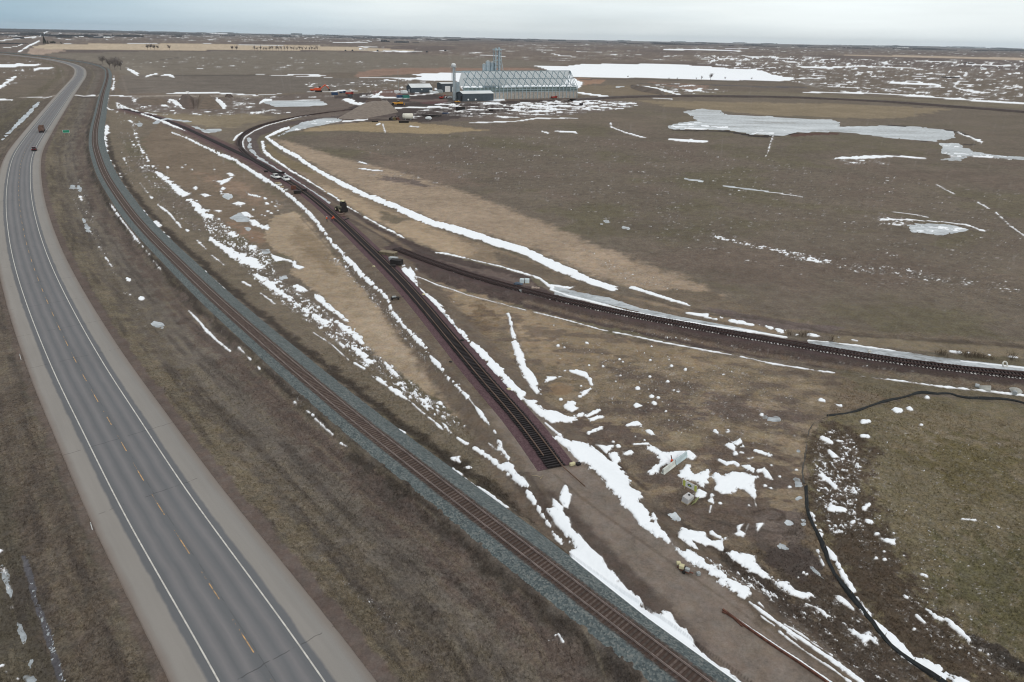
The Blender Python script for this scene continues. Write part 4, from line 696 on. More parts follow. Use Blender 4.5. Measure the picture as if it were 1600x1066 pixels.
ribbon('highway', HW, [(-8.0, -0.6), (-7.25, 0.10), (-4.6, 0.11), (-2, 0.12), (0, 0.13), (2, 0.12), (4.6, 0.11), (6.95, 0.10), (7.7, -0.6)], ma)
mw = mat('worn white paint', (188, 188, 184), var=.15, scale=1.5); my = mat('worn yellow paint', (182, 146, 100), var=.4, scale=2.5, col2=(128, 112, 94))
def zr(o): return 0.115+0.014
for c in (3.66, -3.66): ribbon('road_marking', HW, [(c-0.075, zr(c)), (c+0.075, zr(c))], mw, grow=0.004)
# broken centre line: a sound 3 m dash with a worn, flaking one before it, every 9 m
P, s = resample(HW, 0.5, 0.0); t = np.gradient(P, axis=0); t /= np.linalg.norm(t, axis=1)[:, None]; n = np.stack([-t[:, 1], t[:, 0]], -1)
Vd, Fd = [], []; z_ = macro(P[:, 0], P[:, 1])+0.144
for i in range(2, min(len(P)-13, 2400), 18):
    for j in range(i, i+11):
        worn = j >= i+6
        for h_ in range(3):
            if random.random() < (0.55 if worn else 0.06): continue
            a = P[j]+(P[j+1]-P[j])*h_/3; b = P[j]+(P[j+1]-P[j])*(h_+(.6 if worn else 1.0))/3; w_ = random.uniform(.02, .045) if worn else random.uniform(.05, .06)
            k = len(Vd); Vd += [(*(a-n[j]*w_), z_[j]), (*(b-n[j]*w_), z_[j]), (*(b+n[j]*w_), z_[j]), (*(a+n[j]*w_), z_[j])]; Fd.append((k, k+1, k+2, k+3))
o = mesh_obj('centre_line_marking', Vd, Fd, my); o['kind'] = 'structure'
# ballast beds
def ballast(name, c1, c2, c3, edge=None):
    m = bpy.data.materials.new(name); m.use_nodes = True; g = globals(); g['nt'] = m.node_tree; B = nt.nodes['Principled BSDF']; g['tcg'] = N('ShaderNodeNewGeometry')
    v = N('ShaderNodeTexVoronoi'); v.inputs['Scale'].default_value = 5.5; lk(tcg.outputs['Position'], v.inputs[0])
    sv = N('ShaderNodeSeparateColor'); lk(v.outputs['Color'], sv.inputs[0])
    c = ramp(sv.outputs[0], [(0.0, lin(*c1)), (0.5, lin(*c2)), (1.0, lin(*c3))])
    k = mth('MULTIPLY_ADD', gnoise(0.5, 7, .7).outputs[0], 0.5, 0.75); c = scalev(c, k)
    lk(c, B.inputs['Base Color']); B.inputs['Roughness'].default_value = 0.9; B.inputs['Specular IOR Level'].default_value = .2
    bp = N('ShaderNodeBump'); bp.inputs['Distance'].default_value = .08; bp.inputs['Strength'].default_value = .7; lk(v.outputs['Distance'], bp.inputs['Height']); lk(bp.outputs[0], B.inputs['Normal'])
    if edge:
        aa = N('ShaderNodeAttribute', attribute_name='across'); e = mth('MULTIPLY', mth('SUBTRACT', 1.0, mth('MULTIPLY_ADD', aa.outputs['Fac'], 0.45, 0.0)), 1.0)
        d_ = mth('ADD', mth('ABSOLUTE', aa.outputs['Fac']), mth('MULTIPLY_ADD', gnoise(1.2, 5).outputs[0], 0.8, -0.4)); w_ = mth('SUBTRACT', 1.0, mth('MULTIPLY_ADD', d_, 2.2, -2.4, True), None, True)
        mxx = N('ShaderNodeMix', data_type='RGBA'); lk(w_, mxx.inputs[0]); lk(c, mxx.inputs[6]); mxx.inputs[7].default_value = (*lin(*edge), 1); lk(mxx.outputs[2], B.inputs['Base Color'])
    return m
mb = ballast('grey-blue ballast', (66,75,78), (84,94,97), (112,117,116), (74,62,57)); mbp = ballast('purple quartzite ballast', (70,54,59), (82,64,69), (94,76,80), (34,29,31))
ribbon('track_bed', MR, [(-5.6, -0.45), (-4.5, 0.0), (-2.4, 0.28), (-1.5, 0.34), (1.5, 0.34), (2.0, 0.25), (2.9, 0.0), (3.8, -0.45)], mb, 0.8, squeeze=lambda P: np.interp(np.hypot(P[:, 0], P[:, 1]), [52, 64, 100], [.66, .95, 1.0]))
ribbon('track_bed', LTX, [(-3.5, -0.4), (-2.7, 0.02), (-1.5, 0.10), (1.5, 0.10), (2.7, 0.02), (3.5, -0.4)], mbp, 0.8, s0=float(np.linalg.norm(np.diff(LTX, axis=0), axis=1).sum()-np.linalg.norm(np.diff(LT, axis=0), axis=1).sum())+0.4)
# ================================================================ things
def tag(o, label, cat, group=None, kind=None):
    if label: o['label'] = label
    if cat: o['category'] = cat
    if group: o['group'] = group
    if kind: o['kind'] = kind
    return o
def thing(name, label, cat, loc, rz=0.0, group=None):
    o = bpy.data.objects.new(name, None); C.objects.link(o); o.location = loc; o.rotation_euler = (0, 0, rz); o.empty_display_size = 0.5
    return tag(o, label, cat, group)
def dup(root, loc, rz, label=None, scale=None):
    r = root.copy(); C.objects.link(r); r.location = loc; r.rotation_euler = (0, 0, rz)
    if label: r['label'] = label
    if scale: r.scale = scale
    for ch in list(root.children):
        c = ch.copy(); C.objects.link(c); c.parent = r
        for g in list(ch.children):
            d = g.copy(); C.objects.link(d); d.parent = c
    return r
class MB:
    def __init__(s): s.bm = bmesh.new()
    def box(s, c, d, rz=0.0, rx=0.0, ry=0.0, bevel=0.0, taper=1.0):
        M = Matrix.Translation(Vector(c)) @ Matrix.Rotation(rz, 4, 'Z') @ Matrix.Rotation(ry, 4, 'Y') @ Matrix.Rotation(rx, 4, 'X')
        r = bmesh.ops.create_cube(s.bm, size=1.0); vs = r['verts']
        for v in vs:
            k = taper if v.co.z > 0 else 1.0
            v.co = Vector((v.co.x*d[0]*k, v.co.y*d[1]*k, v.co.z*d[2]))
        if bevel: 
            es = list({e for v in vs for e in v.link_edges}); rr_ = bmesh.ops.bevel(s.bm, geom=es, offset=bevel, segments=2, affect='EDGES', profile=0.6)
            vs = list({v for f in rr_['faces'] for v in f.verts} | {v for v in vs if v.is_valid})
        bmesh.ops.transform(s.bm, matrix=M, verts=vs); return s
    def tube(s, a, b, r0, r1=None, n=8):
        a = Vector(a); b = Vector(b); d = b-a; L_ = d.length
        if L_ < 1e-6: return s
        M = Matrix.Translation((a+b)/2) @ d.to_track_quat('Z', 'Y').to_matrix().to_4x4()
        bmesh.ops.create_cone(s.bm, cap_ends=True, segments=n, radius1=r0, radius2=r0 if r1 is None else r1, depth=L_, matrix=M); return s
    def wheel(s, c, r, wd, axis='X', n=20):
        v = Vector((wd/2, 0, 0)) if axis == 'X' else Vector((0, wd/2, 0)); return s.tube(Vector(c)-v, Vector(c)+v, r, n=n)
    def prism(s, pts, y0, y1, plane='XZ'):
        """outline in the XZ plane pushed out along Y (or YZ along X)"""
        f = (lambda p, t: (p[0], t, p[1])) if plane == 'XZ' else (lambda p, t: (t, p[0], p[1]))
        a = [s.bm.verts.new(f(p, y0)) for p in pts]; b = [s.bm.verts.new(f(p, y1)) for p in pts]; n = len(pts)
        s.bm.faces.new(a); s.bm.faces.new(b[::-1])
        for i in range(n): s.bm.faces.new((a[i], b[i], b[(i+1) % n], a[(i+1) % n]))
        bmesh.ops.recalc_face_normals(s.bm, faces=s.bm.faces); return s
    def ball(s, c, r, sc=(1, 1, 1), n=2, jit=0.0, rng=random):
        r_ = bmesh.ops.create_icosphere(s.bm, subdivisions=n, radius=r)
        for v in r_['verts']:
            k = 1+rng.uniform(-jit, jit); v.co = Vector((v.co.x*sc[0]*k+c[0], v.co.y*sc[1]*k+c[1], v.co.z*sc[2]*k+c[2]))
        return s
    def build(s, name, m, parent=None, sm=False, loc=None):
        me = bpy.data.meshes.new(name); bmesh.ops.recalc_face_normals(s.bm, faces=s.bm.faces); s.bm.to_mesh(me); s.bm.free(); me.materials.append(m)
        for p in me.polygons: p.use_smooth = sm
        o = bpy.data.objects.new(name, me); C.objects.link(o)
        if parent: o.parent = parent
        if loc is not None: o.location = loc
        return o
M_ = {}
M_['tie_old'] = mat('weathered timber', (82, 73, 68), var=.3, scale=2, rnd=.34, col2=(62, 52, 50))
M_['tie_new'] = mat('creosoted timber', (34, 31, 34), var=.2, scale=3, rnd=.35)
M_['tie_curve'] = mat('muddy dark timber', (50, 41, 42), var=.3, scale=3, rnd=.25)
M_['rail_old'] = mat('rusty rail steel', (130, 119, 116), var=.2, scale=1, rough=.5, metal=.2)
M_['rail_new'] = mat('brown mill-scale rail', (112, 92, 80), var=.2, scale=1, rough=.55, metal=.1)
M_['rail_dark'] = mat('dark rail steel', (70, 54, 52), var=.2, scale=1, rough=.55, metal=.1)
M_['white'] = mat('white paint', (214, 218, 220), var=.06, rough=.4)
M_['glass'] = mat('dark window glass', (28, 34, 40), var=.1, rough=.12, spec=.6)
M_['tyre'] = mat('tyre rubber', (30, 29, 29), var=.1)
M_['black'] = mat('black steel', (34, 32, 33), var=.2)
M_['rust'] = mat('rusty steel', (96, 62, 50), var=.3, scale=2)
M_['grey'] = mat('galvanised steel', (158, 166, 170), var=.12, scale=2, rough=.45, metal=.3)
M_['steel'] = mat('pale blue-grey structural steel', (150, 168, 178), var=.1, rough=.5)
M_['lattice'] = mat('blue-grey lattice steel', (104, 126, 136), var=.1, rough=.5)
M_['bin'] = mat('corrugated bin steel', (168, 184, 194), var=.12, scale=.3, rough=.4, metal=.2)
M_['panel'] = mat('pale roof panel', (205, 212, 216), var=.08, scale=.05)
M_['concrete'] = mat('cast concrete', (158, 154, 148), var=.14, scale=.6)
M_['slate'] = mat('slate blue wall cladding', (66, 76, 84), var=.1, scale=.4)
M_['orange'] = mat('orange machine paint', (196, 84, 54), var=.15)
M_['red'] = mat('red machine paint', (150, 52, 44), var=.15)
M_['yellow'] = mat('yellow machine paint', (196, 142, 50), var=.2)
M_['blue'] = mat('blue container paint', (44, 66, 96), var=.15)
M_['green'] = mat('green container paint', (46, 112, 104), var=.15)
M_['sign'] = mat('green sign sheet', (36, 124, 98), var=.05)
M_['wood'] = mat('new lumber', (160, 148, 122), var=.2, scale=2)
M_['hivis'] = mat('orange safety vest', (236, 96, 44), var=.08)
M_['skin'] = mat('skin', (176, 130, 106), var=.05)
M_['denim'] = mat('dark work trousers', (44, 44, 52), var=.1)
M_['brown'] = mat('brown box sides', (104, 84, 76), var=.2, scale=.8)
M_['maroon'] = mat('dark red car paint', (74, 28, 34), var=.1, rough=.3)
M_['gold'] = mat('pale yellow plastic', (190, 186, 152), var=.08)
M_['lime'] = mat('yellow-green print', (176, 184, 92), var=.1)
M_['dirt'] = mat('heaped dark soil', (74, 62, 56), var=.3, scale=.5, bump=.6)
M_['gravelpile'] = mat('heaped gravel', (116, 107, 99), var=.15, scale=.4, bump=.4)
M_['tarp'] = mat('grey-white plastic sheeting', (200, 202, 198), var=.15, scale=1)
M_['bark'] = mat('grey bark and bare twigs', (112, 106, 104), var=.2)
M_['needle'] = mat('dark evergreen needles', (44, 52, 46), var=.25)
M_['weed'] = mat('dead brown weeds', (84, 72, 58), var=.25)
M_['fabric'] = mat('black silt fabric', (30, 35, 38), var=.25, scale=2)
M_['stake'] = mat('weathered stake', (120, 108, 92), var=.2)
# ---------------------------------------------------------------- railway tracks
def frame(L, s_):
    d = np.r_[0, np.cumsum(np.linalg.norm(np.diff(L, axis=0), axis=1))]; s_ = np.atleast_1d(s_)
    f = lambda v: np.stack([np.interp(v, d, L[:, 0]), np.interp(v, d, L[:, 1])], -1)
    p = f(s_); t = f(s_+.4)-f(s_-.4); t /= np.linalg.norm(t, axis=1)[:, None]; return p, t
def length(L): return float(np.linalg.norm(np.diff(L, axis=0), axis=1).sum())
def make_track(label, L, tie_m, rail_m, base, spacing, s_tie, s_end, rails, tie=(2.6, .23, .18), gauge=0.755, extra=(0.0, 0.0), growth=0.0, jit=0.02, group=None):
    p0, _ = frame(L, [s_tie]); z0 = float(macro([p0[0][0]], [p0[0][1]])[0])
    root = thing('railway_track', label, 'railway track', (p0[0][0], p0[0][1], z0+base)); O = np.array([p0[0][0], p0[0][1], z0+base])
    ss = [s_tie]
    while ss[-1] < s_end: ss.append(ss[-1]+spacing*(1+growth*max(0, ss[-1]-s_tie-150)))
    ss = np.array(ss); P, T = frame(L, ss); zz = macro(P[:, 0], P[:, 1])+base
    b = MB(); b.box((0, 0, tie[2]*0.5-0.06), (tie[1], tie[0], tie[2]), bevel=0.012); o0 = b.build('sleeper', tie_m, root)
    me = o0.data; C.objects.unlink(o0); bpy.data.objects.remove(o0)
    near_i = np.argsort((P**2).sum(1))[:100]; nset = set(near_i.tolist())
    V, Fq = [], []; bv = [(-.5, -.5), (.5, -.5), (.5, .5), (-.5, .5)]
    for i in range(len(ss)):
        a = math.atan2(T[i, 1], T[i, 0])+random.gauss(0, jit); x, y, z = P[i, 0]-O[0], P[i, 1]-O[1], zz[i]-O[2]
        sh = random.gauss(0, jit*1.5)
        if i in nset:
            o = bpy.data.objects.new('sleeper', me); C.objects.link(o); o.parent = root; o.location = (x-math.sin(a)*sh, y+math.cos(a)*sh, z); o.rotation_euler = (0, 0, a)
        else:
            k = len(V); ca_, sa_ = math.cos(a), math.sin(a)
            for zt in (-.06, tie[2]-.06):
                for u, v in bv:
                    lx, ly = u*tie[1], v*tie[0]+sh; V.append((x+lx*ca_-ly*sa_, y+lx*sa_+ly*ca_, z+zt))
            Fq += [(k+4, k+5, k+6, k+7), (k, k+1, k+5, k+4), (k+1, k+2, k+6, k+5), (k+2, k+3, k+7, k+6), (k+3, k, k+4, k+7)]
    if V:
        o = mesh_obj('sleeper_row', V, Fq, tie_m, False, None, root); o['kind'] = 'stuff'
    h = tie[2]-.06
    for (r0, r1), off in zip(rails, (gauge, -gauge)):
        s_ = np.arange(r0, r1, 1.2); p, t = frame(L, s_); n = np.stack([-t[:, 1], t[:, 0]], -1); z = macro(p[:, 0], p[:, 1])+base-O[2]+h
        pr = [(-.07, 0), (-.07, .025), (-.012, .04), (-.012, .125), (-.036, .135), (-.036, .172), (.036, .172), (.036, .135), (.012, .125), (.012, .04), (.07, .025), (.07, 0)]
        V = np.stack([np.c_[p-O[:2]+n*(off+a_), z+b_] for a_, b_ in pr], 1).reshape(-1, 3); k = len(pr)
        i = np.arange(len(p)-1)[:, None]*k; j = np.arange(k)[None, :]; j2 = (j+1) % k
        Fq = np.stack([i+j2, i+j, i+k+j, i+k+j2], -1).reshape(-1, 4)
        mesh_obj('rail', V, Fq, rail_m, False, None, root)
    return root, ss
LM = length(MR)
make_track('old railway in use on blue-grey ballast, curving beside the highway', MR, M_['tie_old'], M_['rail_old'], 0.30, 0.53, 2.0, 1100, ((2, 1500), (2, 1500)), growth=.002)
SL0 = length(LTX)-length(LT); LLT = length(LT)
make_track('straight new unfinished track with black sleepers on purple ballast', LTX, M_['tie_new'], M_['rail_new'], 0.17, 0.56, SL0+0.9, SL0+420, ((SL0+3.4, SL0+230), (SL0-5.2, SL0+230)), tie=(2.6, .24, .2))
make_track('new curved track of close muddy sleepers crossing to the right edge', RT, M_['tie_curve'], M_['rail_dark'], 0.14, 0.60, 1.0, length(RT)-2, ((3, length(RT)-2), (3, length(RT)-2)), tie=(2.7, .26, .26), jit=.03)
make_track('short curved loop track leaving the straight track towards the gravel heap', CV, M_['tie_curve'], M_['rail_dark'], 0.10, 0.7, 1.0, length(CV)-3, ((1, length(CV)-2), (1, length(CV)-2)), growth=.002)
# snow lodged against the near ends of the curved track's sleepers
def snow_dot(x, y, z, r):
    pass
V, Fq = [], []
P, T = frame(RT, np.arange(24, length(RT)-2, .6)); zz = macro(P[:, 0], P[:, 1])
for i in range(len(P)):
    dens = 0.25+0.75*min(1, i/90)
    if random.random() > dens: continue
    n = np.array([-T[i, 1], T[i, 0]]); c = P[i]+T[i]*.3-n*random.uniform(1.15, 1.35); r = random.uniform(.12, .2)*(0.7+.5*dens); k = len(V); ring = 6
    for a in range(ring): V.append((c[0]+math.cos(a*math.pi/3)*r*1.0, c[1]+math.sin(a*math.pi/3)*r*1.5, zz[i]+.08))
    V.append((c[0], c[1], zz[i]+.30))
    Fq += [(k+a, k+(a+1) % ring, k+ring) for a in range(ring)]
o = mesh_obj('snow_between_sleepers', V, Fq, ms, True); o['kind'] = 'stuff'
# far loop embankment on the plain behind the ice
mdk = mat('dark embankment gravel', (66, 58, 56), var=.2, scale=.3)
ribbon('railway_embankment', LP, [(-7, -.3), (-3, 1.6), (3, 1.6), (7, -.3)], mdk, 4, .01)
# rails lying loose on the formation
def loose(name, label, pts, mt, w_=.07, h_=.17, z=.05, cat='rail'):
    W = at(*np.array(PT(pts)).T); L = spl(W, .5) if len(W) > 2 else resample(W, .5)[0]; z_ = macro(L[:, 0], L[:, 1])
    V, Fq = [], []
    t = np.gradient(L, axis=0); t /= np.linalg.norm(t, axis=1)[:, None]; n = np.stack([-t[:, 1], t[:, 0]], -1)
    for i in range(len(L)):
        for s_, q_ in ((-1, 0), (-1, 1), (1, 1), (1, 0)): V.append((*(L[i]+n[i]*s_*w_), z_[i]+z+h_*q_))
    for i in range(len(L)-1):
        for j in range(4): k = i*4; Fq.append((k+j, k+(j+1) % 4, k+4+(j+1) % 4, k+4+j))
    Fq += [(0, 1, 2, 3), (len(V)-4, len(V)-1, len(V)-2, len(V)-3)]
    return tag(mesh_obj(name, V, Fq, mt), label, cat)
loose('loose_rail', 'long rusty rail lying on the gravel bed with snow along its back, bottom right', "1129,954 1180,991 1215,1015 1253,1040 1290,1066 1330,1096", M_['rust'], .09, .2)
loose('loose_rail', 'short rusty rail end lying beside the tip of the snow-backed rail', "1128,957 1137,961 1160,980", M_['rust'], .07, .12)
loose('steel_bar', 'thin steel bar across the haul road in front of the track workers', "524,347.5 533,346 545,341.5", M_['black'], .2, .2)
# ---------------------------------------------------------------- silt fence
M_['pale'] = mat('dusty faded silt cloth', (84, 82, 78), var=.35, scale=1.5)
def fence(label, pts, hgt=.75, lean=.3, group=None, fab='fabric'):
    L = spl(at(*np.array(PT(pts)).T), .8); z_ = macro(L[:, 0], L[:, 1]); t = np.gradient(L, axis=0); t /= np.linalg.norm(t, axis=1)[:, None]; n = np.stack([-t[:, 1], t[:, 0]], -1)
    root = thing('silt_fence', label, 'fence', (L[0][0], L[0][1], z_[0]), group=group); O = np.array([L[0][0], L[0][1], z_[0]]); V, Fq = [], []
    for i in range(len(L)):
        s_ = math.sin(i*.55)*.10+random.uniform(-.07, .07); hh = hgt*(1-.4*abs(math.sin(i*.31+2*math.sin(i*.07)))-random.uniform(0, .12))
        for off, z in ((-.10, -.1), (s_-.06, hh*.5), (s_+lean, hh), (s_+lean+.05, hh-.02), (s_, hh*.5), (-.06, -.1)):
            V.append((*(L[i]-O[:2]+n[i]*off), z_[i]-O[2]+z))
    for i in range(len(L)-1):
        for j in range(5): k = i*6; Fq.append((k+j, k+j+1, k+6+j+1, k+6+j))
    mesh_obj('fabric', V, Fq, M_[fab], False, None, root)
    b = MB(); k = 0; b0 = None
    for i in range(0, len(L), 3):
        p = L[i]-O[:2]+n[i]*(lean*.6+.06)
        if b0 is None: bb = MB(); bb.box((0, 0, .3), (.04, .04, .8)); b0 = bb.build('stake', M_['stake'], root, loc=(p[0], p[1], z_[i]-O[2]))
        else:
            o = b0.copy(); C.objects.link(o); o.location = (p[0], p[1], z_[i]-O[2])
        k += 1
        if k >= 90: break
fence('long black silt fence curving down to the bottom right corner', "1257,762 1260,797 1263,805 1273,828 1288,866 1308,906 1333,941 1361,974 1391,1009 1426,1037 1466,1066 1500,1090", .56, .20)
fence('sagging black silt fence below the curved track at the right edge', "1292,652 1312,649.5 1337,644.5 1355,637 1387,628 1425,618 1440,615 1465,617 1485,616 1495,619.5 1537,624.5 1562,624.5 1585,627 1600,631 1680,640", .5, .12)
fence('low slumped pale stretch of silt cloth joining the two black fences', "1293,652 1284,655 1275,659.5 1268,666 1264,675 1260,690 1257,705 1255,722 1254,740 1256,757", .34, .10, fab='pale')
# ---------------------------------------------------------------- concrete barriers, sign board, tote
a = ground(1035, 741); b_ = ground(1072, 713); ang = math.atan2(b_.y-a.y, b_.x-a.x); ln = (b_-a).length
prof = [(-.30, 0), (-.30, .08), (-.17, .32), (-.10, .82), (.10, .82), (.17, .32), (.30, .08), (.30, 0)]
for f, lab in ((.245, 'pale concrete barrier, the nearer and lower of two laid end to end in snow'), (.755, 'bluish concrete barrier, the farther of two laid end to end in snow')):
    t = thing('concrete_barrier', lab, 'barrier', a+(b_-a)*f, ang, 'concrete barriers laid end to end')
    m = MB(); m.prism(prof, -ln*.24, ln*.24); bmesh.ops.rotate(m.bm, verts=m.bm.verts, cent=(0, 0, 0), matrix=Matrix.Rotation(math.pi/2, 3, 'Z')); m.build('barrier_body', mat('barrier concrete', (192, 198, 194) if f < .5 else (172, 190, 196), var=.12, scale=1.5), t)
    for e in (-1, 1): m = MB(); m.tube((e*ln*.245, 0, .25), (e*ln*.245, 0, .65), .03); m.build('end_loop', M_['black'], t)
p = a+(b_-a)*.52; t = thing('fallen_post', 'rusty orange post leaning behind the joint of the two barriers', 'post', p+Vector((-.25, .45, 0)), ang)
m = MB(); m.tube((0, 0, 0), (.2, .5, .95), .07); m.build('post', M_['rust'], t); m = MB(); m.box((-.1, .1, .25), (.35, .3, .5), .3); m.build('foot_block', M_['orange'], t)
# sign board lying askew, propped by a pale tote
p0 = ground(1066, 763); p1 = ground(1088, 774)
sg = thing('sign_board', 'fallen pale sign board with an oval dark emblem and yellow-green ends', 'sign', p0, math.atan2(p1.y-p0.y, p1.x-p0.x))
Ls = (p1-p0).length; m = MB(); m.box((Ls*.48, 0, .98), (Ls*1.02, .05, .98), rx=.12); m.build('panel', M_['white'], sg)
for x in (.10, .90): m = MB(); m.box((Ls*x-.02, -.036, .98), (Ls*.17, .02, .96), rx=.12); m.build('end_band', M_['lime'], sg)
m = MB(); m.tube((0, -.02, 0), (0, .02, 0), .24, n=28); o = m.build('emblem', mat('emblem green', (40, 72, 58)), sg, loc=(Ls*.47, -.045, 1.0)); o.scale = (1.25, 1, .8); o.rotation_euler = (.12, 0, 0)
m = MB(); m.tube((0, -.026, 0), (0, .026, 0), .13, n=24); m.bm.verts.ensure_lookup_table(); o2 = m.build('emblem_centre', M_['lime'], o)
for x in (.12, .88): m = MB(); m.box((Ls*x, .1, .3), (.09, .09, 1.1), rx=-.2); m.build('leg', M_['wood'], sg)
q = ground(1074, 784); t = thing('plastic_tote', 'cloudy grey-white plastic tote leaning in front of the fallen sign board', 'tote', q, .75)
m = MB(); m.box((0, 0, .52), (1.35, .95, .85), rx=.1, bevel=.06); m.build('tank', mat('cloudy plastic', (176, 178, 180), var=.1), t)
m = MB(); m.box((0, 0, .07), (1.4, 1.0, .12)); m.build('pallet', M_['wood'], t); m = MB(); m.tube((0.2, 0, .9), (.2, 0, 1.02), .14, n=14); m.build('lid', M_['black'], t)
q = ground(1086, 786); t = thing('plywood_sheet', 'yellow-green sheet leaning to the right of the tote', 'board', q, 1.0)
m = MB(); m.box((0, 0, .35), (1.5, .04, .8), rx=.7); m.build('sheet', mat('faded green board', (150, 156, 110)), t); m = MB(); m.box((.1, .15, .3), (1.3, .06, .06), ry=.5); m.build('batten', M_['wood'], t)
# small pump cart on the gravel bed
q = ground(1070, 893); t = thing('pump_cart', 'small cream pump cart standing on the gravel bed', 'cart', q, -.55)
m = MB(); m.box((-.45, .1, .42), (.55, .5, .42), bevel=.05, rz=.2); m.box((-.9, .35, .5), (.45, .4, .3), bevel=.05, rz=.6); m.build('housing', M_['gold'], t)
m = MB(); m.box((.25, 0, .4), (.5, .4, .35), bevel=.04); m.build('engine', M_['grey'], t); m = MB(); m.box((0, 0, .2), (1.9, .12, .08)); m.box((0, -.25, .2), (1.2, .08, .08)); m.build('frame', M_['rust'], t)
for s_ in (-1, 1): m = MB(); m.wheel((0, s_*.42, .2), .2, .12, 'Y', 14); m.build('wheel', M_['tyre'], t)
q = ground(1091, 898.5); m = MB(); m.box((0, 0, .2), (.42, .36, .36), bevel=.05, rz=.3); m.tube((0, 0, .36), (0, 0, .44), .1); tag(m.build('bucket', M_['grey'], loc=q), 'small grey can on the gravel right of the pump cart', 'can')
q = ground(898, 727); t = thing('track_buffer_box', 'pale yellow box with black tool beside the end of the new track', 'tool box', q, .5)
m = MB(); m.box((-.35, .1, .25), (.8, .4, .4), bevel=.05); m.build('case', M_['gold'], t); m = MB(); m.box((.45, -.2, .22), (.6, .5, .35), bevel=.05); m.build('tool', M_['black'], t)
loose('wood_lath', 'thin pale lath lying left of the track end', "831,744 838,744 846,747", M_['wood'], .03, .03, .05, 'lath'); loose('wood_lath', 'short pale lath standing askew beside the lying lath', "844,749 849,743", M_['wood'], .03, .03, .05, 'lath')
# black frost blanket / marker scraps
for i, (x, y, lab, mk, sz) in enumerate([(722, 533, 'small black sack with white top on the bank right of the track', 'black', .45), (729, 558, 'white cup-like marker on the outer rail', 'white', .22), (704, 566, 'dark tie plug on the left ballast shoulder', 'black', .3), (795, 609, 'cream rag at the foot of the snow ribbon', 'gold', .4), (662, 461, 'cream rag on the dirt right of the ballast, beside the haul road snow', 'gold', .4), (584, 417, 'pale stone on the ballast left of the timber crates', 'gold', .4)]):
    q = ground(x, y); m = MB(); m.ball((0, 0, sz*.35), sz, (1, .7, .5), 2, .12); tag(m.build('scrap', M_[mk], loc=q), lab, 'scrap')
for x, y, lab in ((1571, 574.5, 'white ring of a pipe end standing on the ice ribbon near the right edge'), (1359, 551.5, 'small cream pipe end standing in the ice ribbon left of the pipe ring')):
    q = ground(x, y); r_ = .55 if x > 1500 else .25; bm_ = MB(); n_ = 20
    for i in range(n_):
        a0 = 2*math.pi*i/n_; a1 = 2*math.pi*(i+1)/n_; bm_.tube((r_*math.cos(a0), 0, r_+r_*math.sin(a0)), (r_*math.cos(a1), 0, r_+r_*math.sin(a1)), .13, n=6)
    o = bm_.build('pipe_ring', M_['tarp'], loc=q); o.rotation_euler = (-.5, 0, .3); tag(o, lab, 'pipe')
for (x, y, w_, rz, lab) in ((1538, 607, 1.7, -.5, 'larger of two whitish flared culvert ends beside the snow line at the right'), (1586, 613, 1.2, .9, 'smaller whitish flared culvert end near the right edge')):
    q = ground(x, y); t = thing('culvert_end', lab, 'culvert', q, rz, 'flared culvert ends'); m = MB(); n_ = 12; vv = []
    for j, (u, rad) in enumerate(((0, .35), (.5, .5), (1, .62))):
        vv.append([m.bm.verts.new((u*w_-w_/2, rad*math.cos(math.pi*k/n_)*(1+u*.7), rad*math.sin(math.pi*k/n_)*1.15)) for k in range(n_+1)])
    for j in range(2):
        for k in range(n_): m.bm.faces.new((vv[j][k], vv[j][k+1], vv[j+1][k+1], vv[j+1][k]))
    bmesh.ops.solidify(m.bm, geom=m.bm.faces[:], thickness=.05); m.build('apron', M_['tarp'], t, True); m = MB(); m.tube((-w_/2-.6, 0, .3), (-w_/2, 0, .3), .35, n=16); m.build('pipe', M_['grey'], t)
# delineator posts
for x, y, lab in ((33, 562, 'white delineator post beside the highway at the left edge, the farther one'), (144.5, 828, 'white delineator post on the grass left of the road shoulder, the nearer one')):
    t = thing('delineator_post', lab, 'road post', ground(x, y), 0, 'delineator posts'); m = MB(); m.box((0, 0, .55), (.10, .03, 1.1)); m.build('post', M_['white'], t); m = MB(); m.box((0, -.02, .98), (.08, .012, .15)); m.build('reflector', M_['grey'], t)
q = ground(105, 213); t = thing('road_sign', 'green road sign seen from the median right of the highway', 'road sign', q, math.radians(28)); m = MB(); m.box((0, 0, 2.6), (3.2, .06, 1.5)); m.build('panel', M_['sign'], t)
m = MB(); m.box((0, -.036, 2.6), (3.3, .008, 1.6)); m.build('border', M_['white'], t); m = MB(); m.box((0, -.045, 2.6), (3.1, .008, 1.4)); m.build('face', M_['sign'], t)
for s_ in (-1, 1): m = MB(); m.box((s_*1.1, .06, 1.2), (.12, .08, 2.6)); m.build('post', M_['wood'], t)
# ---------------------------------------------------------------- vehicles
def heading(px, py, L=None):
    p = at([px], [py])[0]; d = np.hypot(*(HW-p).T); i = int(d.argmin()); i = min(max(i, 2), len(HW)-3); v = HW[i+2]-HW[i-2]; return math.atan2(v[1], v[0])
hd = heading(65, 204); q = ground(66, 206.5); t = thing('dump_truck', 'brown dump truck with empty dark box driving away on the highway', 'truck', q, hd)
m = MB(); bl, bw, bh = 6.8, 2.5, 1.9
for s_ in (-1, 1): m.box((-.5, s_*bw/2, 1.2+bh/2), (bl, .12, bh), bevel=.03)
m.box((-.5-bl/2, 0, 1.2+bh/2), (.12, bw, bh)); m.box((-.5+bl/2, 0, 1.2+bh/2+.2), (.12, bw, bh+.4)); m.build('box', M_['brown'], t)
m = MB(); m.box((-.5, 0, 1.25), (bl-.2, bw-.2, .12)); m.build('box_floor', M_['black'], t)
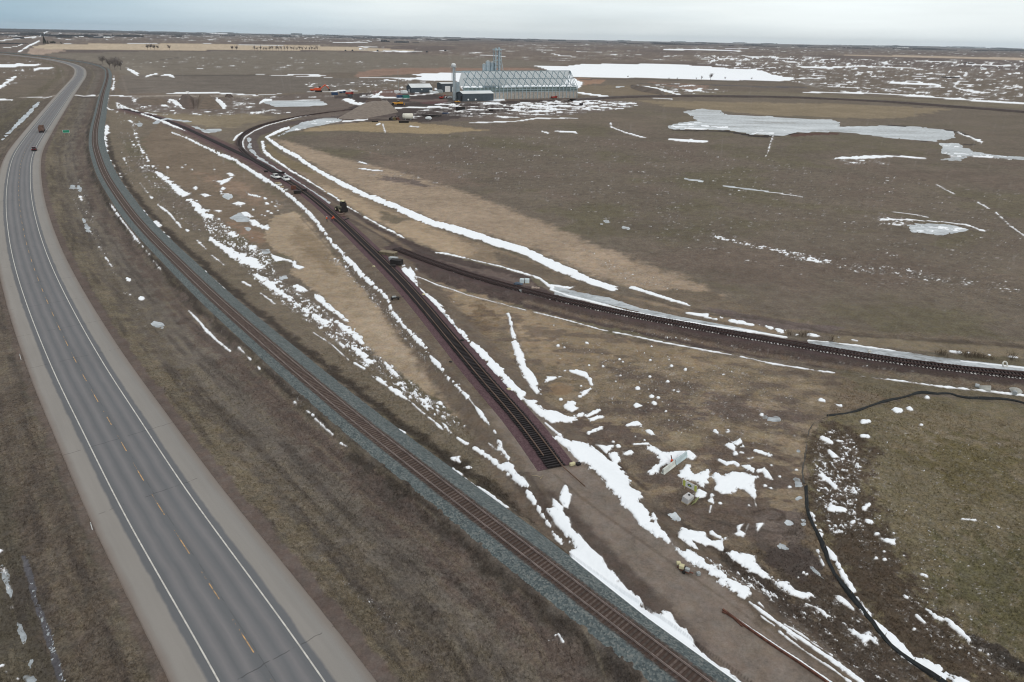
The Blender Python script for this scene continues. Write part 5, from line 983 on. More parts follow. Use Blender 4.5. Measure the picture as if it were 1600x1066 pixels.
m = MB(); m.box((4.0, 0, 1.85), (1.7, 2.3, 2.0), bevel=.12); m.box((5.4, 0, 1.45), (1.3, 1.9, 1.2), bevel=.1); m.build('cab', mat('truck cab paint', (120, 96, 84)), t); m = MB(); m.box((3.14, 0, 2.3), (.05, 1.6, .6)); m.build('rear_window', M_['glass'], t)
m = MB(); m.box((.8, 0, .85), (9.4, .9, .25)); m.box((-3.95, 0, .75), (.1, 2.2, .5)); m.build('chassis', M_['black'], t)
for x in (-3.1, -1.8, 4.7):
    for s_ in (-1, 1): m = MB(); m.wheel((x, s_*1.0, .52), .52, .42 if x < 0 else .3, 'Y'); w0 = m.build('wheel', M_['tyre'], t); m = MB(); m.wheel((x, s_*1.22, .52), .25, .05, 'Y'); m.build('rim', M_['grey'], w0)
for s_ in (-1, 1): m = MB(); m.box((-4.02, s_*.9, .95), (.05, .25, .15)); m.build('tail_light', M_['red'], t)
def pickup(label, q, rz, paint_m, group=None, bed=True):
    t = thing('pickup_truck', label, 'pickup', q, rz, group)
    m = MB(); m.prism([(-2.8, .55), (-2.8, 1.15), (-.9, 1.15), (-.9, 1.1), (1.1, 1.15), (2.6, 1.08), (2.75, .85), (2.75, .5)], -.97, .97); m.build('body', paint_m, t)
    m = MB(); m.prism([(-.95, 1.12), (-.8, 1.86), (.55, 1.88), (1.25, 1.12)], -.82, .82); m.build('cab', paint_m, t)
    m = MB(); m.box((-1.85, 0, 1.17), (1.6, 1.6, .03)); m.build('load_bed', M_['black'], t)
    m = MB(); m.prism([(.66, 1.8), (1.24, 1.2), (1.27, 1.22), (.7, 1.84)], -.72, .72); m.build('windscreen', M_['glass'], t)
    m = MB(); m.box((-.93, 0, 1.5), (.05, 1.3, .4)); m.build('rear_window', M_['glass'], t)
    for s_ in (-1, 1):
        m = MB(); m.prism([(-.75, 1.25), (-.68, 1.74), (.48, 1.76), (.98, 1.25)], s_*.835-.012, s_*.835+.012); m.build('side_window', M_['glass'], t)
        m = MB(); m.box((2.74, s_*.72, .85), (.06, .35, .2)); m.build('headlight', M_['grey'], t); m = MB(); m.box((-2.8, s_*.85, .9), (.06, .16, .35)); m.build('tail_light', M_['red'], t)
        for x in (-1.85, 1.8): m = MB(); m.wheel((x, s_*.88, .4), .4, .26, 'Y'); w0 = m.build('wheel', M_['tyre'], t); m = MB(); m.wheel((x, s_*1.01, .4), .2, .03, 'Y'); m.build('rim', M_['grey'], w0)
    m = MB(); m.box((2.78, 0, .55), (.12, 1.9, .22), bevel=.04); m.box((-2.84, 0, .6), (.12, 1.9, .2), bevel=.04); m.build('bumper', M_['black'], t)
    return t
hd = heading(53, 232); pickup('small dark red pickup driving away behind the dump truck', ground(54, 235.5), hd, M_['maroon'])
tk = LT[np.argmin(np.hypot(*(LT-at([430], [276])[0]).T))]; hl = math.atan2(-1, .72)
pickup('white pickup parked beside the new track, the left of two', ground(431, 279), hl+.1, M_['white'], 'white pickups parked by the track'); pickup('white pickup parked beside the new track, the right of two', ground(447, 282.5), hl-.05, M_['white'], 'white pickups parked by the track')
# forklift / loader on the haul road
q = ground(535, 331); t = thing('rough_terrain_forklift', 'dark telescopic forklift facing the camera on the haul road above the workers', 'forklift', q, hl+.1); t.scale = (1.15, 1.15, 1.15)
m = MB(); m.box((-.6, 0, 1.15), (3.6, 1.5, .8), bevel=.08); m.build('body', mat('faded olive paint', (104, 100, 84), var=.2), t); m = MB(); m.box((-.4, .45, 2.2), (1.3, 1.0, 1.5)); m.build('cab', M_['glass'], t)
m = MB(); m.box((-.4, .45, 3.0), (1.5, 1.2, .12), bevel=.03); m.build('cab_roof', M_['gold'], t)
m = MB(); m.box((1.35, 0, 1.5), (.12, 1.6, 2.6)); m.box((1.2, .5, 1.8), (.2, .14, 3.2)); m.box((1.2, -.5, 1.8), (.2, .14, 3.2)); m.build('mast', M_['black'], t)
for s_ in (-1, 1):
    m = MB(); m.box((2.1, s_*.45, .35), (1.5, .14, .07)); m.build('fork', M_['black'], t)
    for x in (-1.8, .7): m = MB(); m.wheel((x, s_*.95, .65), .65, .4, 'Y'); w0 = m.build('wheel', M_['tyre'], t); m = MB(); m.wheel((x, s_*1.17, .65), .3, .03, 'Y'); m.build('rim', M_['gold'], w0)
q = ground(533, 338); m = MB(); m.box((0, 0, .5), (1.6, 1.0, .9), bevel=.08); m.box((.8, .5, .7), (.5, .6, .7), bevel=.05); m.tube((-.8, .3, .2), (1.6, -.6, .3), .14); tag(m.build('spike_machine', mat('muddy machine', (112, 94, 86), var=.3), loc=q), 'muddy rail machine on the ground in front of the forklift', 'machine')
# ---------------------------------------------------------------- people
def person(label, q, rz, bend=0.0, top='hivis', sc=1.0):
    me = bpy.data.meshes.new('person'); bm = bmesh.new(); lay = bm.verts.layers.skin.verify()
    cb, sb = math.cos(bend), math.sin(bend)
    def up(x, y, z): return Vector((x, y*cb+z*sb, .92+z*cb-y*sb))
    J = {'pel': (Vector((0, 0, .95)), .15), 'ch': (up(0, 0, .35), .17), 'nk': (up(0, 0, .58), .07), 'hd': (up(0, .02, .72), .10), 'ht': (up(0, .01, .84), .085)}
    E = [('pel', 'ch'), ('ch', 'nk'), ('nk', 'hd'), ('hd', 'ht')]
    for s_, n_ in ((-1, 'l'), (1, 'r')):
        J['sh'+n_] = (up(s_*.19, 0, .50), .075); J['el'+n_] = (up(s_*.27, .06, .22), .052); J['wr'+n_] = (up(s_*.24, .26, .04), .036); J['ha'+n_] = (up(s_*.23, .34, .0), .042)
        J['hp'+n_] = (Vector((s_*.10, 0, .90)), .11); J['kn'+n_] = (Vector((s_*.13, .06, .48)), .075); J['an'+n_] = (Vector((s_*.14, 0, .09)), .05); J['to'+n_] = (Vector((s_*.15, .16, .05)), .045)
        E += [('ch', 'sh'+n_), ('sh'+n_, 'el'+n_), ('el'+n_, 'wr'+n_), ('wr'+n_, 'ha'+n_), ('pel', 'hp'+n_), ('hp'+n_, 'kn'+n_), ('kn'+n_, 'an'+n_), ('an'+n_, 'to'+n_)]
    vs = {}
    for k, (c, r) in J.items(): v = bm.verts.new(c); v[lay].radius = (r, r*.85); vs[k] = v
    vs['pel'][lay].use_root = True
    for a_, b__ in E: bm.edges.new((vs[a_], vs[b__]))
    bm.to_mesh(me); bm.free(); o = bpy.data.objects.new('person', me); C.objects.link(o); me.materials.append(M_['denim'])
    o.modifiers.new('skin', 'SKIN').use_smooth_shade = True; su = o.modifiers.new('sub', 'SUBSURF'); su.levels = 1; su.render_levels = 1
    o.location = q; o.rotation_euler = (0, 0, rz); o.scale = (sc,)*3; tag(o, label, 'person')
    m = MB(); c = up(0, 0, .33); m.box(c, (.44, .30, .52), rx=-bend, bevel=.06, taper=.9); m.build('safety_vest', M_['hivis'], o)
    m = MB(); c = up(0, .02, .72); m.ball(c, .115, (.9, 1, 1.1), 2); m.build('face', M_['skin'], o, True)
    m = MB(); c = up(0, .01, .80); m.ball(c, .15, (1, 1.15, .7), 2); m.build('hard_hat', M_['white'] if top == 'w' else M_['hivis'], o, True)
    return o
person('worker in orange vest and white hard hat standing left of the rails', ground(511, 347), -.8, .1, 'w')
person('bent worker in orange vest on the new track, the left of two close together', ground(519, 346.5), -2.0, .7)
person('upright worker in orange vest on the new track, the right of two close together', ground(522.5, 346), 2.2, .25)
# ---------------------------------------------------------------- crates and equipment by the switch
def crate(label, x, y, d, rz, mt, lid=None, cat='crate'):
    t = thing('timber_stack' if mt == 'wood' else 'steel_box', label, cat, ground(x, y), rz)
    if mt == 'wood':
        for k in range(4):
            m = MB(); m.box((0, 0, .15+k*.22), (d[0], d[1], .18)); m.build('timber_layer', mat('stacked timber', (112-8*k, 104-8*k, 88-6*k), var=.25, scale=2) if k < 3 else mat('timber top', (126, 117, 98), var=.2), t)
        for s_ in (-.3, .3): m = MB(); m.box((d[0]*s_, 0, .03), (.12, d[1], .08)); m.build('bearer', M_['black'], t)
    else:
        m = MB(); m.box((0, 0, d[2]/2+.1), d, bevel=.05); m.build('case', M_[mt], t); m = MB(); m.box((0, 0, d[2]+.12), (d[0]*1.04, d[1]*1.04, .08)); m.build('lid', M_[lid or mt], t)
    return t
crate('stack of sawn sleepers beside the start of the curved track', 607, 398, (4.6, 1.9, .9), -.35, 'wood', cat='timber stack')
crate('low dark pile of sleepers left of the sawn stack', 596, 396.5, (1.8, 1.2, .5), -.35, 'black', cat='timber stack')
crate('black steel skip between the two tracks, nearest to the camera', 620, 413.5, (2.9, 1.7, 1.2), -.25, 'black')
crate('grey lidded box behind the black skip', 615, 407.5, (2.2, 1.3, .8), -.3, 'grey')
crate('dark pile of fittings left of the black skip', 614, 418, (1.4, .9, .5), .2, 'black', cat='pile')
q = ground(617.5, 468.5); t = thing('rail_cart', 'dark rail cart across the left ballast shoulder', 'cart', q, .25)
m = MB(); m.box((0, 0, .5), (1.9, .7, .25), bevel=.04); m.build('deck', M_['black'], t); m = MB(); m.box((-.2, 0, .75), (.9, .45, .25), bevel=.04); m.build('jack', M_['grey'], t)
for x in (-.7, .7): m = MB(); m.wheel((x, 0, .25), .22, .6, 'Y', 14); m.build('wheel', M_['tyre'], t)
m = MB(); m.tube((.9, 0, .5), (2.0, .35, .45), .06); m.build('handle', M_['black'], t)
for x, y, lab, d_ in ((465, 302.5, 'dark switch machine beside the new track below the parked pickups', (2.6, 1.2, .9)), (476, 299.5, 'smaller black fitting right of the switch machine', (1.8, 1.2, .8)), (459, 296, 'rusty lever frame left of the switch machine', (1.8, .8, 1.2)), (416, 269, 'black tool chest left of the two pickups', (1.6, .7, .5)), (438, 271.5, 'long black pallet load behind the two pickups', (3.6, 1.0, .6))):
    crate(lab, x, y, d_, .2, 'rust' if 'rusty' in lab else 'black', cat='equipment')
for i, (x, y) in enumerate(((434, 287), (437, 289.5), (440.5, 293), (447, 297.5))):
    m = MB(); m.box((0, 0, .2), (2.2-.4*i, .9, .35), rz=.4*i-.3, bevel=.04); m.box((.3, .3, .42), (1.0, .4, .12), rz=.5); tag(m.build('parts_bundle', M_['tarp'] if i % 2 else M_['wood'], loc=ground(x, y)), ['pale bundle of parts just below the left pickup, topmost of four', 'pale bundle of parts below the pickups, second from the top of four', 'pale bundle of parts at the edge of the snow, third of four', 'small pale bundle of parts, lowest of four by the snow'][i], 'parts')
q = ground(819, 442.5); t = thing('pallet_bags', 'pair of pale blue-white wrapped pallets beside the curved track', 'pallets', q, -.1)
for s_ in (-1, 1): m = MB(); m.box((s_*.62+.1, .1*s_, .62), (1.05, 1.0, 1.0), bevel=.07, rz=.1*s_); pk = m.build('wrapped_load', mat('wrapped load', (188, 204, 210), var=.08), t); m = MB(); m.box((s_*.62+.1, .1*s_, .06), (1.1, 1.05, .12), rz=.1*s_); m.build('pallet', M_['wood'], t)
q = ground(808, 445); m = MB(); m.ball((0, 0, .3), .55, (1.5, .9, .7), 2, .2); m.ball((.9, -.2, .25), .4, (1.3, .9, .7), 2, .2); tag(m.build('tarpaulin_heap', mat('slate tarp', (80, 94, 110), var=.3), loc=q), 'crumpled slate-blue tarpaulin left of the wrapped pallets', 'tarpaulin')
q = ground(839, 451); m = MB()
for i in range(9): m.ball((random.uniform(-1.2, 1.2), random.uniform(-.6, .6), .15), random.uniform(.15, .35), (1.2, .8, .6), 1, .2)
tag(m.build('torn_bags', mat('torn pale bags', (170, 156, 146), var=.2), loc=q), 'torn pale bags scattered right of the wrapped pallets', 'bags')
crate('small pale marker block on the near side of the curved track', 813, 456, (.5, .4, .3), 0, 'grey', cat='marker')
# ================================================================ grain terminal under construction
AX = math.atan2(.440, .898); E0 = at([901], [153])[0]; Lb, Wb, HE, HR = 124.0, 22.0, 11.5, 25.5
bld = thing('storage_building', 'long storage building with open diagonal lattice roof over a concrete wall', 'building', (E0[0], E0[1], 0), AX)
m = MB(); m.box((-Lb/2, .3, 3.1), (Lb, .6, 6.2)); m.box((-Lb/2, Wb-.3, 3.1), (Lb, .6, 6.2)); m.box((-.3, Wb/2, 3.1), (.6, Wb-1.3, 6.2)); m.box((-Lb+.3, Wb/2, 3.1), (.6, Wb-1.3, 6.2)); m.build('concrete_wall', M_['concrete'], bld)
b0 = None
for i in range(31):
    x = -Lb+i*(Lb/30)
    if b0 is None: m = MB(); m.box((0, -.35, HE/2), (.45, .5, HE)); b0 = m.build('column', M_['steel'], bld, loc=(x, 0, 0))
    else: o = b0.copy(); C.objects.link(o); o.location = (x, 0, 0)
for i in range(0, 31, 2): o = b0.copy(); C.objects.link(o); o.location = (-Lb+i*(Lb/30), Wb+.7, 0)
m = MB()
for z in (6.6, 8.6, HE): m.box((-Lb/2, -.35, z), (Lb, .3, .35))
m.box((-Lb/2, Wb+.35, HE), (Lb, .35, .35)); m.build('eave_beam', M_['steel'], bld)
m = MB(); m.box((-Lb/2, 1.0, 8.9), (Lb, .1, 3.8)); m.build('upper_cladding', mat('dim green-grey cladding', (108, 124, 124), var=.15, scale=.2), bld)
sl_ = math.atan2(HR-HE, Wb/2)
MEM = bpy.data.materials.new('translucent roof membrane'); MEM.use_nodes = True; nt = MEM.node_tree; B = nt.nodes['Principled BSDF']; B.inputs['Base Color'].default_value = (.8, .84, .86, 1); B.inputs['Roughness'].default_value = .7
tr = N('ShaderNodeBsdfTranslucent'); tr.inputs[0].default_value = (.88, .92, .94, 1); mxs = N('ShaderNodeMixShader'); mxs.inputs[0].default_value = .72; lk(B.outputs[0], mxs.inputs[1]); lk(tr.outputs[0], mxs.inputs[2]); lk(mxs.outputs[0], nt.nodes['Material Output'].inputs['Surface'])
m = MB(); hyp = math.hypot(HR-HE, Wb/2); m.box((-Lb/2, Wb*.75, (HE+HR)/2-.4), (Lb-5, hyp, .03), rx=-sl_); m.build('rear_roof_panel', MEM, bld)
def slope(x, f, back=False):                      # f 0 at eave, 1 at ridge
    return Vector((x, Wb-f*Wb/2 if back else f*Wb/2, HE+f*(HR-HE)))
for back in (False,):
    m = MB(); stp = 7.0; n_ = int(Lb/stp)
    for i in range(-1, n_+2):
        for dr_ in (-1, 1):
            x0 = -Lb+i*stp; x1 = x0+dr_*stp*1.5
            f0, f1 = 0.0, 1.0
            if not (-Lb-.1 <= x0 <= .1): continue
            if x1 < -Lb+2: f1 = (-Lb+2-x0)/(x1-x0)
            if x1 > -3: f1 = (-3-x0)/(x1-x0) if x1 != x0 else 1
            if f1 <= 0: continue
            f1 = min(1, f1); m.tube(slope(x0, 0, back), slope(x0+(x1-x0)*f1, f1, back),   .30, n=6)
    for f in (.5, .985): m.tube(slope(-Lb+3*f, f, back), slope(-3.5*f, f, back), .26, n=6)
    m.build('lattice', M_['lattice'], bld)
m = MB()
for k in range(6):
    y = Wb*k/5; f = 1-abs(k-2.5)/2.5*1.0; m.tube((0, y, HE), (-3.5, Wb/2+(y-Wb/2)*.12, HR-.2), .22, n=6)
m.box((0, Wb/2, HE), (.35, Wb, .35)); m.build('gable_frame', M_['lattice'], bld)
# bucket tower and bins in front of it
T0 = at([776.5], [151.5])[0]; tw = thing('elevator_tower', 'tall pale steel lattice tower rising in front of the storage building', 'tower', (T0[0], T0[1], 0), AX)
TH = 44.5
m = MB()
for x in (-2.9, 2.9):
    for y in (-2.4, 2.4): m.tube((x, y, 0), (x, y, TH-2), .30, n=6)
z = 0
while z < TH-4:
    for a0, a1 in (((-2.9, -2.4), (2.9, -2.4)), ((2.9, -2.4), (2.9, 2.4)), ((2.9, 2.4), (-2.9, 2.4)), ((-2.9, 2.4), (-2.9, -2.4))):
        m.tube((*a0, z), (*a1, z+3.4), .13, n=5); m.tube((*a0, z+3.4), (*a1, z+3.4), .15, n=5)
    z += 3.4
m.build('lattice_frame', M_['steel'], tw)
for x, y in ((-1.5, 0), (1.5, 0), (1.5, -1.6)): m = MB(); m.box((x, y, TH/2), (.9, .8, TH-1)); m.build('elevator_leg', M_['bin'], tw)
m = MB(); m.box((0, 0, TH-1.2), (7.5, 6, .25)); m.box((-1.5, 0, TH), (1.8, 1.6, 2.2), bevel=.3); m.box((1.7, 0, TH+.3), (1.8, 1.6, 2.4), bevel=.3)
for s_ in (-1, 1): m.box((0, s_*3, TH-.3), (7.5, .08, .9))
m.build('head_platform', M_['steel'], tw); m = MB(); m.tube((3.2, 0, TH-3), (6.0, -6, 12), .35); m.build('spout', M_['grey'], tw)
for dx, r_, hh, lab in ((-2.0, 3.0, 32.0, 'widest and nearest of three tall steel bins, tucked under the lattice tower'), (-7.4, 2.3, 33.0, 'middle one of the three tall steel bins left of the tower'), (-11.6, 1.7, 30.5, 'narrowest and leftmost of the three tall steel bins')):
    c_ = np.array(T0)+np.array([math.cos(AX), math.sin(AX)])*dx+np.array([-math.sin(AX), math.cos(AX)])*6.0
    t = thing('steel_bin', lab, 'bin', (c_[0], c_[1], 0), AX, 'tall bins by the tower'); m = MB(); m.tube((0, 0, 0), (0, 0, hh), r_, n=28); m.build('shell', M_['bin'], t, False)
    m = MB(); m.tube((0, 0, hh), (0, 0, hh+r_*.45), r_*1.03, .35, n=28); m.build('roof_cone', M_['grey'], t)
    m = MB(); m.box((0, -r_-.15, hh/2), (.5, .12, hh)); m.build('ladder', M_['grey'], t)
# conveyor leg at the left end
T1 = at([709.5], [157])[0]; t = thing('conveyor_tower', 'slim steel conveyor tower with a domed head at the left end of the building', 'tower', (T1[0], T1[1], 0), AX); m = MB(); h_ = 30
for x in (-1.3, 1.3):
    for y in (-1.2, 1.2): m.tube((x, y, 0), (x, y, h_), .22, n=6)
for z in np.arange(0, h_-2, 2.6): m.tube((-1.3, -1.2, z), (1.3, -1.2, z+2.6), .12, n=5); m.tube((1.3, -1.2, z), (1.3, 1.2, z+2.6), .12, n=5); m.tube((-1.3, -1.2, z+2.6), (1.3, -1.2, z+2.6), .12, n=5)
m.build('lattice_frame', M_['grey'], t); m = MB(); m.box((0, 0, h_/2), (1.2, 1.0, h_)); m.build('leg_casing', M_['bin'], t)
m = MB(); m.ball((0, 0, h_+1), 2.1, (1.1, 1, .8), 2); m.box((0, 0, h_-.8), (5.2, 4, .3)); m.build('head', M_['panel'], t, True); m = MB(); m.box((0, 0, -.1), (16, 1.2, 1.2), ry=-.0); o = m.build('conveyor_bridge', M_['steel'], t, loc=(9, 2, h_-5)); m = MB(); m.box((4, 4, 8), (5, 5, 16), bevel=.2); m.build('hopper_frame', mat('mesh-grey frame', (128, 142, 150)), t)
def shed(label, x, y, L_, D_, Hw, rise, wallm, roofm, ang=AX, door=None, dots=0, win=0, cat='shed'):
    p = at([x], [y])[0]; t = thing('metal_shed' if cat == 'shed' else 'farm_building', label, cat, (p[0], p[1], 0), ang)
    m = MB(); m.prism([(0, 0), (0, Hw), (D_/2, Hw+rise), (D_, Hw), (D_, 0)], 0, L_, 'YZ'); m.build('wall', M_[wallm] if isinstance(wallm, str) else wallm, t)
    m = MB(); sa2 = math.atan2(rise, D_/2); hy = math.hypot(rise, D_/2)+.5
    for s_, cy in ((1, D_*.25), (-1, D_*.75)): m.box((L_/2, cy, Hw+rise/2+.14), (L_+.8, hy, .18), rx=s_*sa2)
    m.build('roof', M_[roofm] if isinstance(roofm, str) else roofm, t)
    for dx, dw, dh_, dm_, face in (door or []):
        m = MB()
        if face == 'f': m.box((dx, -.06, dh_/2), (dw, .08, dh_))
        else: m.box((-.06, dx, dh_/2), (.08, dw, dh_))
        m.build('door', M_[dm_], t)
    for k in range(dots): m = MB(); m.tube((L_*(.17+.24*k), -.12, 1.7), (L_*(.17+.24*k), -.02, 1.7), .8, n=16); m.build('fan', M_['white'], t)
    for k in range(win): m = MB(); m.box((L_*(k+.7)/(win+.4), -.07, Hw*.6), (1.1, .08, 1.0)); m.build('window', M_['white'], t)
    return t
shed('dark slate shed with white roof and two round white fans', 723.5, 159, 31, 16, 6.8, 1.7, 'slate', 'panel', door=[(4, 3.4, 4.6, 'black', 's')], dots=2)
shed('dark slate shed with a white door behind the conveyor tower', 690, 144, 16, 14, 8.4, .8, 'slate', 'panel', ang=AX, door=[(7, 6, 6.0, 'white', 'f'), (14, 4, 5, 'white', 'f')])
shed('low dark shed with a broad white roof, standing alone left of the terminal', 643, 145.2, 23, 17, 5.0, 3.2, 'slate', 'panel', door=[(8, 3, 3, 'white', 's')], win=1)
# yard clutter
def machine(name, label, x, y, col, rz, kind, sc=1.0, cat='machine'):
    t = thing(name, label, cat, (*at([x], [y])[0], 0), rz); t.scale = (sc,)*3
    if kind == 'excavator':
        for s_ in (-1, 1): m = MB(); m.box((0, s_*1.1, .45), (4.0, .6, .9), bevel=.25); m.build('track', M_['black'], t)
        m = MB(); m.box((-.5, 0, 1.7), (3.8, 2.6, 1.4), bevel=.15); m.build('body', M_[col], t); m = MB(); m.box((.8, .7, 2.6), (1.3, 1.0, 1.5), bevel=.08); m.build('cab', M_['glass'], t)
        m = MB(); m.tube((1.2, -.2, 2.0), (4.2, -.2, 4.2), .32); m.tube((4.2, -.2, 4.2), (6.2, -.2, 2.0), .25); m.build('boom', M_[col], t); m = MB(); m.box((6.3, -.2, 1.4), (.9, 1.1, 1.0), bevel=.15); m.build('bucket', M_['black'], t)
    elif kind == 'dozer':
        for s_ in (-1, 1): m = MB(); m.box((0, s_*1.2, .55), (4.6, .6, 1.1), bevel=.3); m.build('track', M_['black'], t)
        m = MB(); m.box((.3, 0, 1.7), (4.2, 2.0, 1.2), bevel=.12); m.build('body', M_[col], t); m = MB(); m.box((-1.0, 0, 2.7), (1.5, 1.6, 1.4)); m.build('cab', M_['glass'], t); m = MB(); m.box((3.2, 0, .9), (.3, 3.6, 1.4), bevel=.1); m.build('blade', M_[col], t)
        m = MB(); m.box((-3.6, 0, 1.3), (3.6, 2.6, 1.3), bevel=.2); m.build('scraper_bowl', M_[col], t)
        for s_ in (-1, 1): m = MB(); m.wheel((-5.0, s_*1.2, .9), .9, .7, 'Y'); m.build('wheel', M_['tyre'], t)
    elif kind == 'truck':
        m = MB(); m.box((2.6, 0, 1.7), (2.0, 2.3, 2.1), bevel=.15); m.build('cab', M_[col], t); m = MB(); m.box((2.9, 0, 2.2), (1.5, 2.34, .7)); m.build('window', M_['glass'], t); m = MB(); m.box((-1.4, 0, 1.5), (5.4, 2.3, 1.2), bevel=.05); m.build('load_body', M_[col], t)
        for x_ in (-3.2, -2.0, 2.7):
            for s_ in (-1, 1): m = MB(); m.wheel((x_, s_*1.05, .5), .5, .35, 'Y'); m.build('wheel', M_['tyre'], t)
    elif kind == 'container':
        m = MB(); m.box((0, 0, 1.5), (6.1, 2.44, 2.6)); m.build('shell', M_[col], t)
        for s_ in (-1, 1): m = MB(); m.box((3.08, s_*.6, 1.5), (.06, 1.15, 2.4)); m.build('door', M_[col], t)
        m = MB()
        for k in range(-6, 7): m.box((k*.45, -1.25, 1.5), (.12, .08, 2.4))
        m.build('corrugation', M_[col], t)
    return t
machine('crawler_crane', 'bright orange crawler machine, larger one at the far left of the yard', 498, 144, 'orange', .2, 'excavator', 1.7)
machine('service_truck', 'orange flatbed behind the orange crawler machine', 492.5, 143, 'orange', .1, 'truck', 1.2, 'truck')
machine('shipping_container', 'dark blue container left of the mud heap', 523, 149, 'blue', .3, 'container', 1.0, 'container'); machine('site_truck', 'dark blue truck between the container and the red truck', 535.5, 146, 'blue', .8, 'truck', .85, 'truck'); machine('site_truck', 'orange-red truck right of the dark blue truck', 546.5, 148, 'red', .4, 'truck', 1.0, 'truck'); machine('shipping_container', 'small teal-grey container below the orange-red truck', 547, 152, 'slate', .2, 'container', .7, 'container')
machine('shipping_container', 'blue container, left one of the pair behind the gravel heap', 625, 153.5, 'blue', .5, 'container', 1.0, 'container'); machine('shipping_container', 'green container, right one of the pair behind the gravel heap', 634.5, 153.8, 'green', .2, 'container', 1.05, 'container')
machine('bulldozer', 'yellow scraper and dozer working behind the gravel heap', 625, 164.5, 'yellow', .15, 'dozer', 1.15, 'bulldozer'); machine('excavator', 'red excavator between the two slate sheds', 690, 155, 'red', .7, 'excavator', .9, 'excavator'); machine('telehandler', 'red lift parked against the concrete wall of the lattice building', 866, 154, 'red', AX+.2, 'truck', .9, 'lift')
machine('skid_loader', 'small yellow loader at the corner of the fan shed', 715.5, 160.5, 'yellow', .3, 'dozer', .6, 'loader')
for x, y, lab, d_, mk in ((719.5, 171.5, 'black dumpster in the mud below the fan shed', (7, 2.6, 2.2), 'black'), (767, 174, 'dark bundle in the broken snow below the lattice building', (3, 1.5, 1.2), 'black'), (631, 192, 'black skip at the edge of the yellow grass', (6.5, 2.2, 1.4), 'black'), (908, 165, 'dark machine part among the snow right of the building', (3.0, 1.6, 2.0), 'black'), (696, 177.5, 'blue-black tarped load left of the yard puddle', (5, 2.5, .8), 'blue'), (586, 191, 'dark load at the foot of the gravel heap', (4.5, 1.4, .9), 'black')):
    t = thing('skip', lab, 'skip', (*at([x], [y])[0], 0), .2); m = MB(); m.box((0, 0, d_[2]/2), d_, bevel=.12, taper=1.1 if d_[2] > 1 else .9); m.build('hull', M_[mk], t); m = MB(); m.box((0, 0, d_[2]-.05), (d_[0]*.9, d_[1]*.8, .12)); m.build('load', M_['dirt'], t)
t = thing('storage_tank', 'cream horizontal tank beside rusty equipment in the mud', 'tank', (*at([637.5], [187])[0], 0), .2); m = MB(); m.tube((-3.2, 0, 2.3), (3.2, 0, 2.3), 2.0, n=24); m.ball((-3.2, 0, 2.3), 2.0, (.35, 1, 1), 2); m.ball((3.2, 0, 2.3), 2.0, (.35, 1, 1), 2); m.build('shell', mat('cream tank paint', (208, 208, 198), var=.06), t, True)
for s_ in (-2, 2): m = MB(); m.box((s_, 0, .4), (.5, 3, .8)); m.build('saddle', M_['grey'], t)
for i, (x, y) in enumerate(((612, 188), (618, 187.5), (623, 187.8))):
    t = thing('attachment', ['dark bucket attachment, leftmost of the three left of the cream tank', 'olive bucket attachment, middle of the three left of the cream tank', 'rusty bucket attachment, nearest to the cream tank'][i], 'attachment', (*at([x], [y])[0], 0), .3*i); m = MB(); m.prism([(-1.6, 0), (-1.8, 1.6), (-.4, 1.9), (.4, .4), (1.6, .2), (1.6, 0)], -1.3, 1.3); m.build('bucket', [M_['black'], mat('olive machine', (96, 88, 60)), M_['rust']][i], t); m = MB(); m.tube((-1, 0, 1.5), (.6, 0, 2.6), .25); m.build('arm', M_['black'], t)
t = thing('scrap_pile', 'long black pile of steel beams right of the cream tank', 'beams', (*at([674], [182.5])[0], 0), -.05)
for k in range(7): m = MB(); m.box((random.uniform(-3, 3), random.uniform(-3, 3), .6+.25*(k % 3)), (random.uniform(8, 15), .6, .5), rz=random.uniform(-.3, .1)); m.build('beam', M_['black'], t)
m = MB(); m.ball((0, 0, 1), 1.6, (1.6, .9, .8), 2, .15); tag(m.build('wrapped_bundle', M_['panel'], loc=(*at([670], [187])[0], 0)), 'white wrapped bundle below the black steel beams', 'bundle')
for i, (x, y, r_, mk) in enumerate(((620, 145, 2.2, 'panel'), (631, 146, 3.0, 'panel'), (673, 145, 2.4, 'panel'), (681, 146, 2.0, 'panel'), (686, 145, 3.0, 'grey'), (697, 153.5, 1.5, 'panel'), (703, 153, 1.5, 'grey'))):
    m = MB(); m.box((0, 0, r_*.5), (r_*2.2, r_*1.1, r_), bevel=.2, rz=i); m.box((r_*.8, .5, r_*.35), (r_*1.4, r_, r_*.7), bevel=.15, rz=i+.6)
    tag(m.build('supply_pile', M_[mk], loc=(*at([x], [y])[0], 0)), ['white covered pile, leftmost in front of the lone shed', 'larger white covered pile touching the left of the lone shed', 'white covered pile just right of the lone shed', 'smaller white covered pile between the lone shed and the door shed', 'grey stack of panels by the shed with the white door', 'white pile left of the conveyor tower foot', 'grey pile at the conveyor tower foot'][i], 'pile')
t = thing('light_pole', 'thin pole standing in the yard above the white piles', 'pole', (*at([623], [141])[0], 0)); m = MB(); m.tube((0, 0, 0), (0, 0, 19), .16, .09); m.build('pole', M_['grey'], t); m = MB(); m.box((0, 0, 18.8), (1.4, .3, .3)); m.build('lamp_head', M_['grey'], t)
